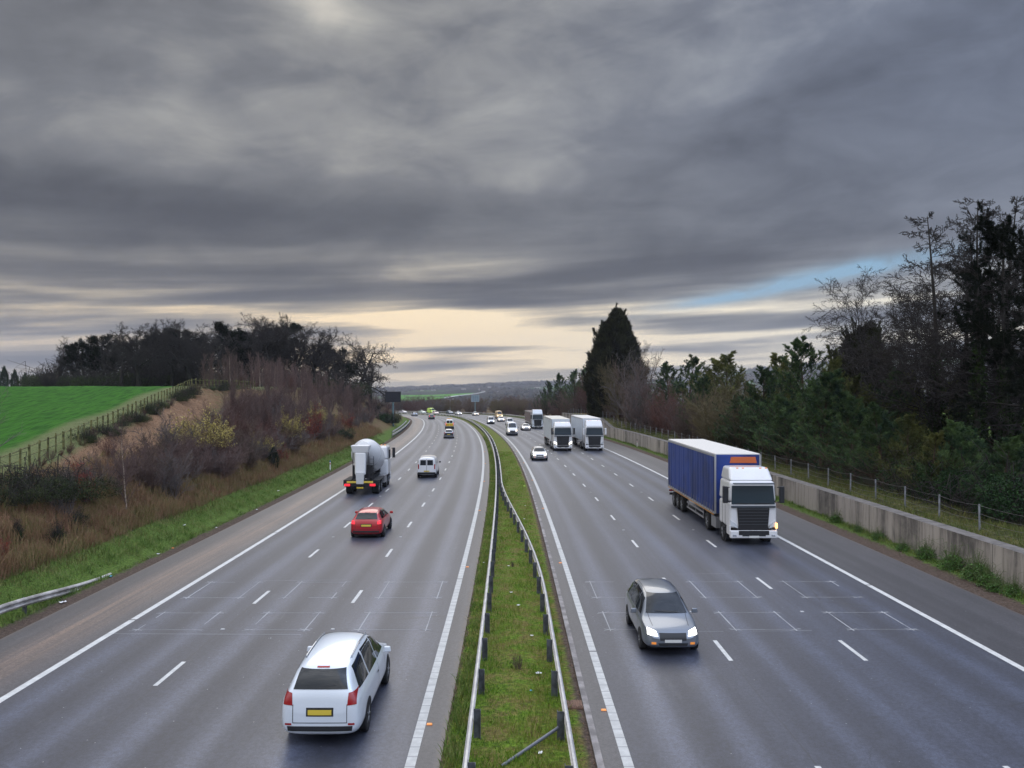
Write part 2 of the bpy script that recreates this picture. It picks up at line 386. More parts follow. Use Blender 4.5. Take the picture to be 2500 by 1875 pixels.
# far fields, hedges and the motorway's distant reach, draped on the country
def drape(name, quad, m, lift, n=(24, 6)):
    P = [pix(*q_) for q_ in quad]; V = []
    for i in range(n[0]+1):
        for j in range(n[1]+1):
            u, v = i/n[0], j/n[1]
            x = (P[0][0]*(1-u)+P[1][0]*u)*(1-v)+(P[3][0]*(1-u)+P[2][0]*u)*v
            y = (P[0][1]*(1-u)+P[1][1]*u)*(1-v)+(P[3][1]*(1-u)+P[2][1]*u)*v
            V.append((x, y, float(far_ground(x, y))+lift))
    b_ = n[1]+1; i = (np.arange(n[0])[:, None]*b_+np.arange(n[1])[None]).ravel()
    o = mesh_np(name, V, np.stack([i, i+b_, i+b_+1, i+1], 1), m, smooth=True); tag(o, kind='structure')
FG = mat('far_field', (.10, .26, .035), .95, spec=0, var=.15, vscale=.02)
drape('field', [(975, 981), (1070, 978), (1160, 961.5), (975, 967)], FG, 3.0)
drape('hedge_line', [(990, 973.4), (1090, 971.2), (1088, 970.2), (990, 972.2)], mat('far_hedge', (.05, .05, .03), 1, spec=0), 4.0)
drape('road', [(1085, 977.5), (1186, 960.2), (1184, 959.3), (1084, 975)], mat('far_lane', (.42, .42, .42), .8), 5.0)

# ================================================================== THE CARRIAGEWAYS
def asphalt(name, lanes, d0, d1, rusty):
    m = bpy.data.materials.new(name); m.use_nodes = True; nt = m.node_tree; p = nt.nodes['Principled BSDF']; k = N(nt)
    s, d = uvsd(k); g = k.n('ShaderNodeNewGeometry').outputs['Position']
    vec = k.comb(k.m('MULTIPLY', s, .018), d, 0.0)
    st = k.noise(vec, .75, 3, .5)                      # long streaks worn by the traffic
    wear = 0.0
    for c_ in lanes:                                    # two polished wheel paths and an oily middle in each lane
        for o_, a_, w_ in ((-.85, .62, .34), (.85, .62, .34), (0, -.30, .35)):
            t = k.m('DIVIDE', k.m('SUBTRACT', d, c_+o_), w_)
            wear = k.m('ADD', wear, k.m('MULTIPLY', k.m('EXPONENT', k.m('MULTIPLY', k.m('MULTIPLY', t, t), -1.0)), a_))
    wv = k.m('ADD', k.m('MULTIPLY', wear, .60), k.m('MULTIPLY', k.m('SUBTRACT', st, .5), 1.3))
    base = k.mix(k.ramp(wv, -.35, .8), (.023, .025, .037), (.080, .091, .130))
    sh = k.m('ADD', k.m('LESS_THAN', d, LE-.05), k.m('GREATER_THAN', d, RRE+.05))
    edge = k.m('MULTIPLY', k.m('GREATER_THAN', d, RE+.05), k.m('LESS_THAN', d, RLE-.05))
    shc = k.mix(k.ramp(st, .35, .65), (.034, .033, .039), (.058, .056, .064))
    base = k.mix(k.m('ADD', sh, edge, clamp=True), base, shc)
    if rusty:   # a sandy stain along the hard shoulder
        t = k.m('DIVIDE', k.m('SUBTRACT', k.m('ADD', d, k.m('MULTIPLY', k.m('SUBTRACT', k.noise(vec, .7, 2), .5), 1.6)), -14.7), .85)
        base = k.mix(k.m('MULTIPLY', k.m('EXPONENT', k.m('MULTIPLY', k.m('MULTIPLY', t, t), -1.0)), k.ramp(k.noise(vec, 5, 3), .3, .7, .25, .8)), base, (.20, .135, .10))
    gr = k.noise(g, 38, 5, .85); base = k.mix(1.0, base, k.mix(k.ramp(gr, .36, .64), (.60, .60, .60), (1.42, 1.42, 1.42)), 'MULTIPLY')
    g2 = k.noise(g, 11, 5, .8); base = k.mix(1.0, base, k.mix(k.ramp(g2, .34, .66), (.64, .64, .64), (1.40, 1.40, 1.40)), 'MULTIPLY')
    ed = k.m('MINIMUM', k.m('SUBTRACT', d, d0), k.m('SUBTRACT', d1, d)); ed = k.m('ADD', ed, k.m('MULTIPLY', k.m('SUBTRACT', k.noise(g, 3.5, 5, .7), .5), .5))
    base = k.mix(k.ramp(ed, .16, .02, 0, .8), base, (.085, .065, .055))
    cw = k.n('ShaderNodeTexVoronoi', feature='DISTANCE_TO_EDGE'); cw.inputs['Scale'].default_value = .42; k.put(cw.inputs['Vector'], k.comb(k.m('MULTIPLY', s, .7), k.m('ADD', d, k.m('MULTIPLY', k.noise(g, 2.5, 4, .6), .5)), 0.0))
    base = k.mix(k.m('MULTIPLY', k.m('LESS_THAN', cw.outputs['Distance'], .006), k.ramp(k.noise(g, .22, 3), .52, .62, 0, .6)), base, (.02, .02, .024))
    gs = k.ramp(k.noise(k.comb(k.m('MULTIPLY', s, .25), k.m('MULTIPLY', d, 1.4), 4.0), 1.6, 6, .7), .56, .75, 0, .22); base = k.mix(gs, base, (.16, .165, .18))
    pt = k.noise(g, .35, 3, .6); base = k.mix(1.0, base, k.mix(k.ramp(pt, .3, .7), (.93, .93, .94), (1.06, 1.06, 1.05)), 'MULTIPLY')
    # bright chippings and dark cracks along the construction joints
    vo = k.n('ShaderNodeTexVoronoi'); vo.inputs['Scale'].default_value = 3.1; k.put(vo.inputs['Vector'], g)
    base = k.mix(k.m('MULTIPLY', k.m('LESS_THAN', vo.outputs['Distance'], .045), k.m('GREATER_THAN', k.sep(vo.outputs['Color'])[0], .62)), base, (.42, .42, .43))
    for c_ in ((-6.02, -9.66) if rusty else (6.5, 10.5)):
        t = k.m('ABSOLUTE', k.m('SUBTRACT', k.m('ADD', d, k.m('MULTIPLY', k.m('SUBTRACT', k.noise(g, 1.2, 3), .5), .10)), c_))
        base = k.mix(k.m('MULTIPLY', k.ramp(t, .035, .008), k.ramp(k.noise(vec, 3, 3), .45, .6, 0, .75)), base, (.022, .022, .026))
    k.put(p.inputs['Base Color'], base); k.put(p.inputs['Roughness'], k.ramp(wv, -.4, .8, .50, .36)); p.inputs['Specular IOR Level'].default_value = .8
    bn = k.n('ShaderNodeBump'); bn.inputs['Strength'].default_value = .35; bn.inputs['Distance'].default_value = .006
    k.put(bn.inputs['Height'], gr); k.put(p.inputs['Normal'], bn.outputs[0])
    return m
SR = np.concatenate([np.arange(-25, 478, 2.0)])
flat = lambda h: (lambda S2, D2: np.interp(S2, RS, RZ)+h)
AL = asphalt('asphalt_left', (-11.43, -7.84, -4.1), LPE, LM, True); AR = asphalt('asphalt_right', (4.5, 8.5, 12.6), KB, RPE, False)
sheet('road', SR, np.array([LPE, -13.2, -9.7, -6, -2.2, LM+.02]), flat(0), AL)
sheet('road', SR, np.array([KB+.16, 2.49, 6.5, 10.5, 14.7, RPE]), flat(0), AR)

def paint(name, wear, ribs=False, col=(.62, .62, .60)):
    m = bpy.data.materials.new(name); m.use_nodes = True; nt = m.node_tree; p = nt.nodes['Principled BSDF']; k = N(nt)
    s, d = uvsd(k); g = k.n('ShaderNodeNewGeometry').outputs['Position']
    c = k.mix(k.ramp(k.noise(g, 3.5, 5, .7), .35, .7), tuple(x*.80 for x in col), col)
    c = k.mix(k.ramp(k.noise(g, 24, 4, .75), .50+.16*(1-wear), .72, 0, .85*wear+.1), c, (.14, .14, .14))
    if ribs:
        fr = k.m('FRACT', k.m('DIVIDE', s, .5)); c = k.mix(k.m('LESS_THAN', fr, .10), c, (.30, .30, .30))
    k.put(p.inputs['Base Color'], c); p.inputs['Roughness'].default_value = .65; return m
PW, PD, PR = paint('line_paint', .25), paint('dash_paint', .75), paint('ribbed_paint', .4, True, (.54, .54, .52))
def line(name, segs, d, wd, m, h=.004):
    S_, D_, V, F, UV = [], [], [], [], []
    for a, b_ in segs:
        ss = np.linspace(a, b_, max(2, int((b_-a)/2)+1)); n0 = len(V)
        for s_ in ss:
            for dd in (d-wd/2, d+wd/2): V.append(roadP(s_, dd, h)); UV.append((s_, dd))
        F += [(n0+2*i, n0+2*i+1, n0+2*i+3, n0+2*i+2) for i in range(len(ss)-1)]
    o = mesh_np(name, np.array([tuple(v) for v in V]), np.array(F, np.int32), m); me = o.data
    uv = me.uv_layers.new(name='sd'); li = np.empty(len(me.loops), np.int32); me.loops.foreach_get('vertex_index', li)
    uv.data.foreach_set('uv', np.array(UV, np.float32)[li].ravel()); tag(o, kind='structure'); return o
def gaps(a, b_, at, g=.10):
    e = [a]+sum([[q_-g/2, q_+g/2] for q_ in at], [])+[b_]; return [(e[i], e[i+1]) for i in range(0, len(e), 2)]
line('edge_line', gaps(-20, 476, [29.6, 47.8, 130]), LE, .22, PW)
line('edge_line', gaps(-20, 476, [36, 66]), RE, .22, PR)
line('edge_line', gaps(-20, 476, [26, 42.8, 60.4]), RLE, .22, PR)
line('edge_line', gaps(-20, 476, [34.8, 90]), RRE, .22, PW)
for d_, s0, st_ in ((-9.66, 24, 8.85), (-5.98, 24.1, 8.85), (6.5, 26.1, 9.07), (10.5, 26.1, 9.07)):
    line('lane_line', [(s0+k_*st_-1.02, s0+k_*st_+1.02) for k_ in range(-4, 50)], d_, .13, PD)
# surveyors' chalk boxes round the detector loops
CH = mat('chalk', (.36, .365, .375), .9)
def chalk():
    mb = MB(); rng = random.Random(5)
    def seg(s0, d0, s1, d1, wd=.03):
        p0, p1 = roadP(s0, d0, .006), roadP(s1, d1, .006); t = (p1-p0).normalized(); nrm = Vector((-t.y, t.x, 0))*wd/2
        L_ = (p1-p0).length; k_ = max(1, int(L_/.8))
        for i in range(k_):
            if rng.random() < .10: continue
            a, b_ = p0.lerp(p1, i/k_), p0.lerp(p1, (i+1)/k_); j = nrm*rng.uniform(.6, 1.25)
            mb.add([a-j, a+j, b_+j, b_-j], [(0, 3, 2, 1)])
    for a, b_ in ((-12.5, -10.5), (-8.75, -6.9), (-5.1, -2.86), (3.3, 5.3), (7.49, 9.5), (11.4, 13.4)):
        for s0, s1 in ((32.75, 35.4), (28.35, 30.5)):
            e = .18
            seg(s0, a-e, s0, b_+e); seg(s1, a-e, s1, b_+e); seg(s0-e, a, s1+e, a, .04); seg(s0-e, b_, s1+e, b_, .04)
            for s_ in (s0, s1):
                for dd in (a, b_): seg(s_-.12, dd-.22, s_+.12, dd+.22, .03); seg(s_+.10, dd-.2, s_-.1, dd+.2, .03)
    seg(27.9, -13.3, 27.8, -6.9); seg(28.1, 6.05, 28.2, 10.0); seg(35.7, -10.4, 35.8, -6.9); seg(36.9, 7.2, 37.0, 9.5)
    tag(mb.build('survey_markings', CH), kind='structure')
chalk()
# studs
def stud_group(d, s0, step, n_, m, nm, lab, grp):
    pr = None
    for i in range(n_):
        s = s0+i*step
        if pr is None:
            mb = MB(); mb.box((0, 0, .016), (.14, .11, .028), (.8, .6)); pr = mb.build('road_stud', m, bevel=.006)
            o = pr
        else: o = pr.copy(); COL.objects.link(o)
        o.location = roadP(s, d, .002); o.rotation_euler = (0, 0, heading(s)); tag(o, lab, 'road stud', grp)
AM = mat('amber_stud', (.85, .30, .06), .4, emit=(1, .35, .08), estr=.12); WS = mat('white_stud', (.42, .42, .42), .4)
stud_group(-1.97, 20.3, 18.1, 6, AM, '', 'small amber road stud beside the ribbed line left of the central reservation', 'amber studs of the left carriageway')
stud_group(2.30, 21.2, 18.1, 6, AM, '', 'small amber road stud beside the ribbed line right of the central reservation', 'amber studs of the right carriageway')
for d_, s0, t_ in ((-9.66, 28.4, 'left-hand lane line going away'), (-5.98, 28.4, 'right-hand lane line going away'), (6.5, 30.6, 'oncoming lane line nearer the median'), (10.5, 30.6, 'oncoming lane line nearer the wall')):
    stud_group(d_, s0, 17.9, 8, WS, '', 'small white road stud between dashes of the '+t_, 'white studs on the '+t_)

# kerb on the right of the central reservation
CONC = mat('kerb_concrete', (.24, .22, .21), .9, var=.35, vscale=1.5, bump=.4, bscale=30)
def strip_solid(name, d0, d1, h0, h1, s0, s1, m, step=1.0, parent=None, joint=0, hf=None):
    V, F = [], []; ss = np.arange(s0, s1+.01, step)
    for s_ in ss:
        hh = hf(s_) if hf else h1
        V += [roadP(s_, d0, h0), roadP(s_, d0, hh), roadP(s_, d1, hh), roadP(s_, d1, h0)]
    for i in range(len(ss)-1):
        a = 4*i
        F += [(a, a+4, a+5, a+1), (a+1, a+5, a+6, a+2), (a+2, a+6, a+7, a+3)]
    F += [(0, 1, 2, 3), tuple(len(V)-4+j for j in (3, 2, 1, 0))]
    return mesh_np(name, [tuple(v) for v in V], F, m, parent)
o = strip_solid('kerb', KB, KB+.15, -.1, .09, -20, 476, CONC, 2.0); tag(o, kind='structure')
mb = MB(); mb.box((0, 0, 0), (.44, .5, .05))
for i in range(7): mb.box((-.18+i*.06, 0, .035), (.025, .44, .02))
o = mb.build('drain_grating', mat('rusty_iron', (.16, .09, .06), .8, var=.3, vscale=9)); o.location = roadP(21.4, 1.56, .07)
tag(o, 'rusty square drain grating set in soil beside the median kerb', 'drain grating')

# ================================================================== CRASH BARRIERS
GALV = mat('galvanised_rail', (.52, .51, .50), .5, .35, var=.14, vscale=2.5)
GALVW = mat('weathered_rail', (.42, .40, .37), .6, .25, var=.3, vscale=1.5, col2=(.60, .58, .55))
POST = mat('barrier_post', (.10, .105, .12), .6, .4, var=.3, vscale=6)
_W = [(0, .155), (.035, .150), (.075, .10), (.08, .07), (.03, .02), (.03, -.02), (.08, -.07), (.075, -.10), (.035, -.15), (0, -.155)]
def rail_mesh(name, df, s0, s1, face, htop, m, parent, hf=None, step=1.0):
    V, F = [], []; ss = np.arange(s0, s1+.01, step); prof = _W+[(x-.012, z) for x, z in _W[::-1]]; n_ = len(prof)
    for s_ in ss:
        d = df(s_); top = (hf(s_) if hf else htop)
        for x, z in prof: V.append(roadP(s_, d+face*(x-.04), top-.155+z))
    for i in range(len(ss)-1):
        for j in range(n_):
            q_ = (i*n_+j, i*n_+(j+1) % n_, (i+1)*n_+(j+1) % n_, (i+1)*n_+j); F.append(q_ if face > 0 else q_[::-1])
    return mesh_np(name, [tuple(v) for v in V], F+[tuple(range(n_)), tuple(range((len(ss)-1)*n_, len(ss)*n_))], m, parent)
def barrier(label, df, s0, s1, face, posts, hf=None, m=GALV, cap=100, htop=.75, pw=(.16, .10)):
    t = empty('crash_barrier', roadP((s0+s1)/2, df((s0+s1)/2))); t.location = (0, 0, 0)
    tag(t, label, 'crash barrier')
    rail_mesh('rail', df, s0, s1, face, htop, m, t, hf)
    pm = None
    for i, s_ in enumerate(posts):
        if i >= cap: break
        h_ = (hf(s_) if hf else htop)
        if h_ < .35: continue
        if pm is None:
            mb = MB(); mb.box((0, 0, .36), (pw[0], .012, .76)); mb.box((-pw[0]/2+.006, .05, .36), (.012, .10, .76)); mb.box((pw[0]/2-.006, -.05, .36), (.012, .10, .76))
            pm = mb.build('post', POST, t)
            o = pm
        else: o = pm.copy(); COL.objects.link(o); o.parent = t
        d = df(s_)-face*.14
        o.location = roadP(s_, d, -.02+(h_-.75)); o.rotation_euler = (0, 0, heading(s_))
    return t
dL = lambda s: -.93
dR = lambda s: float(1.25-(1.25+.47)*sm(np.array(s), 30, 70))
barrier('long steel crash barrier on the left side of the grass median', dL, 4, 474, -1, np.concatenate([np.arange(16.6, 80, 2.78), np.arange(82, 470, 5.4)]))
barrier('steel crash barrier on the right of the grass median, bending in to meet its twin', dR, 4, 474, 1, np.concatenate([np.arange(16.45, 80, 2.78), np.arange(84, 470, 5.4)]))
barrier('short weathered barrier at lower left whose end slopes into the verge', lambda s: -17.05-.35*float(sm(np.array(s), 20, 37)), -10, 37.4, 1, np.arange(-8, 37, 3.2), hf=lambda s: .80-.74*float(sm(np.array(s), 27, 37.4)), m=GALVW)
barrier('curved barrier on the grass beyond the hard shoulder at the left bend', lambda s: -17.0, 146, 232, 1, np.arange(147, 231, 3.2), m=GALVW)
barrier('second curved barrier behind the first at the left bend', lambda s: -17.9, 158, 226, 1, np.arange(160, 225, 3.2), m=GALVW)
barrier('long barrier round the outside of the far right bend', lambda s: 19.0, 208, 474, -1, np.arange(209, 470, 3.2), m=GALVW)
barrier('short doubled barrier section beyond the wall on the right', lambda s: 19.9, 206, 246, -1, np.arange(207, 245, 3.2), m=GALVW, htop=.95)

# a length of pipe propped on the median
mb = MB(); a, b_ = roadP(17.8, -.22, .11), roadP(19.2, 1.05, .36); mb.tube(a, b_, .038, n_=12)
o = mb.build('steel_pipe', mat('pipe', (.15, .16, .18), .45, .5)); tag(o, 'dark steel pipe lying slantwise on the median grass against a barrier post', 'pipe')

# ================================================================== CONCRETE WALL
def wall_mat():
    m = bpy.data.materials.new('stained_concrete'); m.use_nodes = True; nt = m.node_tree; p = nt.nodes['Principled BSDF']; k = N(nt)
    g = k.n('ShaderNodeNewGeometry').outputs['Position']; x, y, z = k.sep(g)
    st = k.noise(k.comb(x, y, k.m('MULTIPLY', z, .10)), .62, 7, .74)
    st2 = k.noise(k.comb(x, y, k.m('MULTIPLY', z, .10)), 6.0, 4, .6)
    c = k.mix(k.ramp(st, .36, .60), (.105, .095, .088), (.46, .41, .365))
    c = k.mix(k.ramp(st2, .50, .72, 0, .35), c, (.075, .068, .062))
    c = k.mix(k.ramp(k.noise(g, 1.1, 6, .7), .40, .7, 0, .55), c, (.40, .355, .31))
    c = k.mix(k.m('MULTIPLY', k.ramp(k.m('SUBTRACT', 1.75, z), .55, .0, 0, .6), k.ramp(st, .62, .42)), c, (.06, .054, .05))
    c = k.mix(k.ramp(k.sep(k.n('ShaderNodeNewGeometry').outputs['Normal'])[2], .5, .9), c, k.mix(k.ramp(k.noise(g, 2.2, 4), .3, .7), (.095, .088, .082), (.17, .155, .145)))
    fr = k.m('FRACT', k.m('DIVIDE', k.m('ADD', y, .8), 6.0)); c = k.mix(k.m('LESS_THAN', fr, .006), c, (.04, .036, .034))
    k.put(p.inputs['Base Color'], c); p.inputs['Roughness'].default_value = .92
    bn = k.n('ShaderNodeBump'); bn.inputs['Strength'].default_value = .35; bn.inputs['Distance'].default_value = .02
    k.put(bn.inputs['Height'], k.noise(g, 18, 5, .7)); k.put(p.inputs['Normal'], bn.outputs[0]); return m
WM = wall_mat()
t = empty('retaining_wall'); tag(t, 'long streaked concrete retaining wall beside the right hard shoulder', 'wall')
whf = lambda s: float(walltop(s))
strip_solid('wall_body', 20.0, 20.72, -.1, 0, -15, 203, WM, 1.0, t, hf=lambda s: whf(s)-.002)
mb = MB()      # sloping end of the wall
a = [roadP(203, 20, -.1), roadP(206.5, 20, -.1), roadP(203, 20, whf(203)), roadP(203, 20.72, -.1), roadP(206.5, 20.72, -.1), roadP(203, 20.72, whf(203))]
mb.add(a, [(0, 1, 2), (3, 5, 4), (1, 4, 5, 2), (0, 2, 5, 3)]); mb.build('sloping_end', WM, t)

# ================================================================== FENCES
FP = mat('fence_post_metal', (.23, .235, .25), .6, .2, var=.3, vscale=4)
WIRE = mat('fence_wire', (.17, .16, .155), .6, .4)
t = empty('wire_fence'); tag(t, 'wire fence on grey metal posts along the top of the concrete wall', 'fence')
ps = list(np.arange(24.6, 205, 3.66)); pm = None; rr = random.Random(3)
for i, s_ in enumerate(ps):
    if pm is None:
        mb = MB(); mb.box((0, 0, .62), (.075, .05, 1.32)); mb.box((0, .03, .62), (.02, .05, 1.30)); pm = mb.build('post', FP, t); o = pm
    else: o = pm.copy(); COL.objects.link(o); o.parent = t
    o.location = roadP(s_, 21.75, float(ground(s_, 21.75)-np.interp(s_, RS, RZ))-.06); o.rotation_euler = (rr.uniform(-.02, .02), rr.uniform(-.02, .02), heading(s_))
for hgt in (.18, .48, .80, 1.18):
    mb = MB()
    for a, b_ in zip(ps[:-1], ps[1:]):
        sag = rr.uniform(.03, .12); pts = [roadP(a+(b_-a)*u, 21.72, float(ground(a+(b_-a)*u, 21.75)-np.interp(a, RS, RZ))+hgt-sag*4*u*(1-u)) for u in (0, .25, .5, .75, 1)]
        for p0, p1 in zip(pts[:-1], pts[1:]): mb.tube(p0, p1, .009, n_=4, caps=False)
    mb.build('wire', WIRE, t)
WOOD = mat('mossy_wood', (.085, .09, .030), .9, var=.35, vscale=4, col2=(.19, .18, .065))
t = empty('field_fence'); tag(t, 'mossy wooden post and rail fence between the green field and the chipped track', 'fence')
fd = lambda s: LPE-(.8+2*float(crest(np.array(float(s)))))+.15
ps = list(np.arange(36, 118, 1.3)); pm = None
for s_ in ps:
    if pm is None:
        mb = MB(); mb.box((0, 0, .52), (.085, .085, 1.28), (.9, .9)); pm = mb.build('post', WOOD, t); o = pm
    else: o = pm.copy(); COL.objects.link(o); o.parent = t
    P = roadP(s_, fd(s_)); o.location = (P.x, P.y, gz(s_, fd(s_))-.06+rr.uniform(-.06, .05)); o.rotation_euler = (rr.uniform(-.05, .05), rr.uniform(-.05, .05), rr.uniform(-.3, .3)); o.scale = (rr.uniform(.8, 1.25), rr.uniform(.8, 1.2), 1)
for hgt in (.45, .95):
    mb = MB()
    for a, b_ in zip(ps[:-2:2], ps[2::2]):
        P0, P1 = roadP(a, fd(a)-.07), roadP(b_, fd(b_)-.07); P0.z = gz(a, fd(a))+hgt+rr.uniform(-.04, .04); P1.z = gz(b_, fd(b_))+hgt+rr.uniform(-.04, .04)
        mb.tube(P0, P1, .028, n_=5)
    mb.build('rail', WOOD, t)
# rail fence standing in the dark under the trees
t = empty('rail_fence'); tag(t, 'pale wooden rail fence in the shade under the trees at right', 'fence')
for i in range(5):
    s_ = 33+i*2.2; P = roadP(s_, 24.6+.25*i); mb = MB(); mb.box((P.x, P.y, gz(s_, 24.6)+.6), (.12, .12, 1.4)); mb.build('post', WOOD, t)
for hgt in (.5, .85, 1.15):
    mb = MB(); P0, P1 = roadP(33, 24.6), roadP(41.8, 25.6); P0.z = P1.z = gz(36, 24.8)+hgt; mb.tube(P0, P1, .05, n_=5); mb.build('rail', WOOD, t)

# ================================================================== SIGNS AND POSTS
SGD = mat('sign_dark', (.014, .016, .024), .35); SGY = mat('sign_grey', (.20, .26, .30), .5, .3); SP = mat('sign_post', (.16, .26, .28), .5, .3)
def vms(s_, d_, wd, z0, z1, dark, label, name):
    P = roadP(s_, d_); t = empty(name, (P.x, P.y, gz(s_, d_)-.1), heading(s_)); tag(t, label, 'sign')
    b0 = z0-t.location.z; b1 = z1-t.location.z; zc = (b0+b1)/2
    mb = MB(); mb.box((0, 0, zc), (wd, .35, b1-b0)); mb.build('cabinet', SGD if dark else SGY, t, bevel=.05)
    mb = MB()
    for a in (-1, 1): mb.box((a*(wd/2-.05), -.20, zc), (.10, .06, b1-b0))
    for a in (-1, 1): mb.box((0, -.20, zc+a*((b1-b0)/2-.05)), (wd-.2, .06, .10))
    mb.build('frame', mat('sign_black', (.006, .006, .008), .5) if dark else mat('sign_frame', (.38, .46, .50), .5), t)
    mb = MB()
    if dark:
        for i in range(9):
            for j in range(6): mb.box((-wd/2+.25+i*(wd-.5)/8, -.182, b0+.2+j*(b1-b0-.4)/5), (.20, .02, .14))
        mb.build('display', mat('sign_pixels', (.022, .026, .040), .5), t)
    else:
        for i in range(5): mb.box((0, -.19, b0+.25+i*(b1-b0-.5)/4), (wd-.3, .05, .05))
        for i in range(4): mb.box((-wd/2+.4+i*(wd-.8)/3, -.20, zc), (.05, .05, b1-b0-.3))
        mb.build('rear_ribs', mat('sign_frame', (.38, .46, .50), .5), t)
    mb = MB(); mb.tube((.0, .05, 0), (.0, .05, b0+.05), .17, .17, 12); mb.box((0, .05, .1), (.6, .6, .25)); mb.build('post', SP, t)
vms(180, -19.2, 3.25, 5.09, 7.29, True, 'dark blank electronic message sign on a blue-grey post by the left verge', 'message_sign')
vms(336, 20.9, 3.3, 2.6, 5.35, False, 'rear of a grey message sign beyond the bend, seen over the far barrier', 'message_sign')
def marker(s_, d_, label, top):
    P = roadP(s_, d_); t = empty('marker_post', (P.x, P.y, gz(s_, d_)), heading(s_)); tag(t, label, 'marker post')
    mb = MB(); mb.box((0, 0, .45), (.11, .06, .95)); mb.build('post_body', mat('marker_white', (.72, .72, .72), .5), t, bevel=.02)
    mb = MB(); mb.box((0, 0, .97), (.115, .065, .14)); mb.build('cap', mat(top[0], top[1], .5), t)
    mb = MB(); mb.box((0, -.034, .72), (.07, .012, .16)); mb.build('reflector', mat('marker_red', (.5, .04, .03), .4), t)
marker(85, -17.4, 'white marker post with blue cap on the left grass verge', ('marker_blue', (.02, .10, .25)))
marker(119, 19.7, 'small white marker post against the concrete wall behind the trucks', ('marker_black', (.02, .02, .02)))
marker(325, 20.2, 'red and white marker post by the far barrier', ('marker_red2', (.75, .06, .03)))
# twin-armed lamp column in the dip beyond the bend
t = empty('street_lamp', (-29.2, 400, -5.5)); tag(t, 'tall grey lamp column with two arms beyond the far bend', 'street lamp')
mb = MB(); mb.tube((0, 0, 0), (0, 0, 8.2), .16, .10, 10); mb.build('pole', mat('lamp_pole', (.34, .36, .38), .5), t)
for a in (-1, 1):
    mb = MB(); mb.tube((0, 0, 8.15), (a*1.1, 0, 8.45), .06, .05, 6); mb.build('arm', MATS['lamp_pole'], t)
    mb = MB(); mb.box((a*1.4, 0, 8.45), (.8, .3, .14)); mb.build('lantern', mat('lantern', (.8, .8, .8), .4), t, bevel=.03)

# ================================================================== VEHICLES (forward is +Y, origin on the road under the middle)
GLASS = mat('vehicle_glass', (.012, .016, .020), .06, spec=.45)
GLASSB = mat('truck_glass', (.02, .035, .045), .07, spec=.45)
TYRE = mat('tyre', (.012, .012, .013), .85); RIM = mat('rim', (.42, .43, .45), .35, .8); DARKP = mat('dark_plastic', (.016, .017, .020), .6)
CHAS = mat('chassis', (.012, .012, .014), .7); CHROME = mat('lamp_shell', (.55, .57, .60), .15, .7)
HEADL = mat('headlight_on', (.9, .9, .85), .2, emit=(1, .97, .85), estr=3.2); HEADW = mat('headlight_warm', (.9, .8, .6), .2, emit=(1, .72, .38), estr=3.0)
HEADOFF = mat('headlight_off', (.50, .53, .56), .12, coat=1.); TAIL = mat('tail_lamp', (.30, .006, .010), .25, coat=1.); TAILON = mat('tail_lamp_lit', (.6, .01, .02), .25, emit=(1, .03, .05), estr=.9)
AMB = mat('indicator', (.75, .25, .04), .3, emit=(1, .35, .08), estr=.25); PLW = mat('plate_white', (.65, .65, .62), .5); PLY = mat('plate_yellow', (.62, .46, .05), .5)

def paintm(name, col, metal=0.): return mat('paint_'+name, col, .28, metal, coat=.8)
HATCH = [(-2.05, .34, .60, .66, .70, .74, .60), (-2.0, .26, .85, .95, .80, .80, .68), (-1.9, .21, .92, 1.10, .85, .83, .66), (-1.72, .20, .93, 1.30, .86, .85, .61), (-1.45, .20, .93, 1.42, .87, .87, .59),
         (-.9, .20, .92, 1.48, .87, .87, .59), (-.1, .20, .91, 1.48, .87, .87, .59), (.35, .20, .90, 1.41, .87, .87, .60), (.8, .20, .89, 1.14, .87, .86, .66), (1.05, .20, .87, .97, .87, .85, .72),
         (1.5, .20, .81, .89, .86, .83, .68), (1.85, .22, .72, .79, .82, .79, .62), (2.0, .26, .60, .67, .74, .70, .56), (2.06, .34, .50, .56, .60, .58, .48)]
ESTATE = [(-2.35, .36, .60, .68, .72, .74, .62), (-2.31, .27, .90, 1.02, .82, .82, .68), (-2.22, .22, .95, 1.22, .87, .85, .64), (-2.08, .20, .96, 1.46, .89, .87, .61), (-1.85, .20, .96, 1.56, .90, .89, .61),
          (-1.2, .20, .95, 1.63, .90, .90, .61), (-.1, .20, .93, 1.64, .90, .90, .62), (.45, .20, .92, 1.55, .90, .90, .62), (1.0, .20, .90, 1.22, .90, .88, .67), (1.25, .20, .88, 1.02, .90, .87, .74),
          (1.7, .21, .83, .92, .89, .85, .70), (2.1, .23, .74, .82, .84, .80, .64), (2.28, .28, .62, .70, .75, .71, .57), (2.35, .36, .50, .58, .62, .60, .50)]
VAN = [(-2.30, .42, 1.0, 1.62, .72, .76, .66), (-2.27, .32, 1.0, 1.80, .84, .84, .72), (-2.15, .26, 1.0, 1.86, .89, .89, .75), (-1.0, .24, 1.0, 1.90, .90, .90, .76), (.5, .24, 1.0, 1.90, .90, .90, .76),
       (.88, .24, 1.0, 1.82, .90, .90, .74), (1.25, .24, .99, 1.50, .90, .89, .71), (1.55, .24, .97, 1.18, .90, .88, .74), (1.75, .24, .94, 1.05, .89, .86, .74), (2.1, .26, .82, .92, .86, .82, .66), (2.24, .32, .62, .74, .76, .74, .60), (2.30, .40, .5, .58, .62, .6, .5)]
_shell = {}
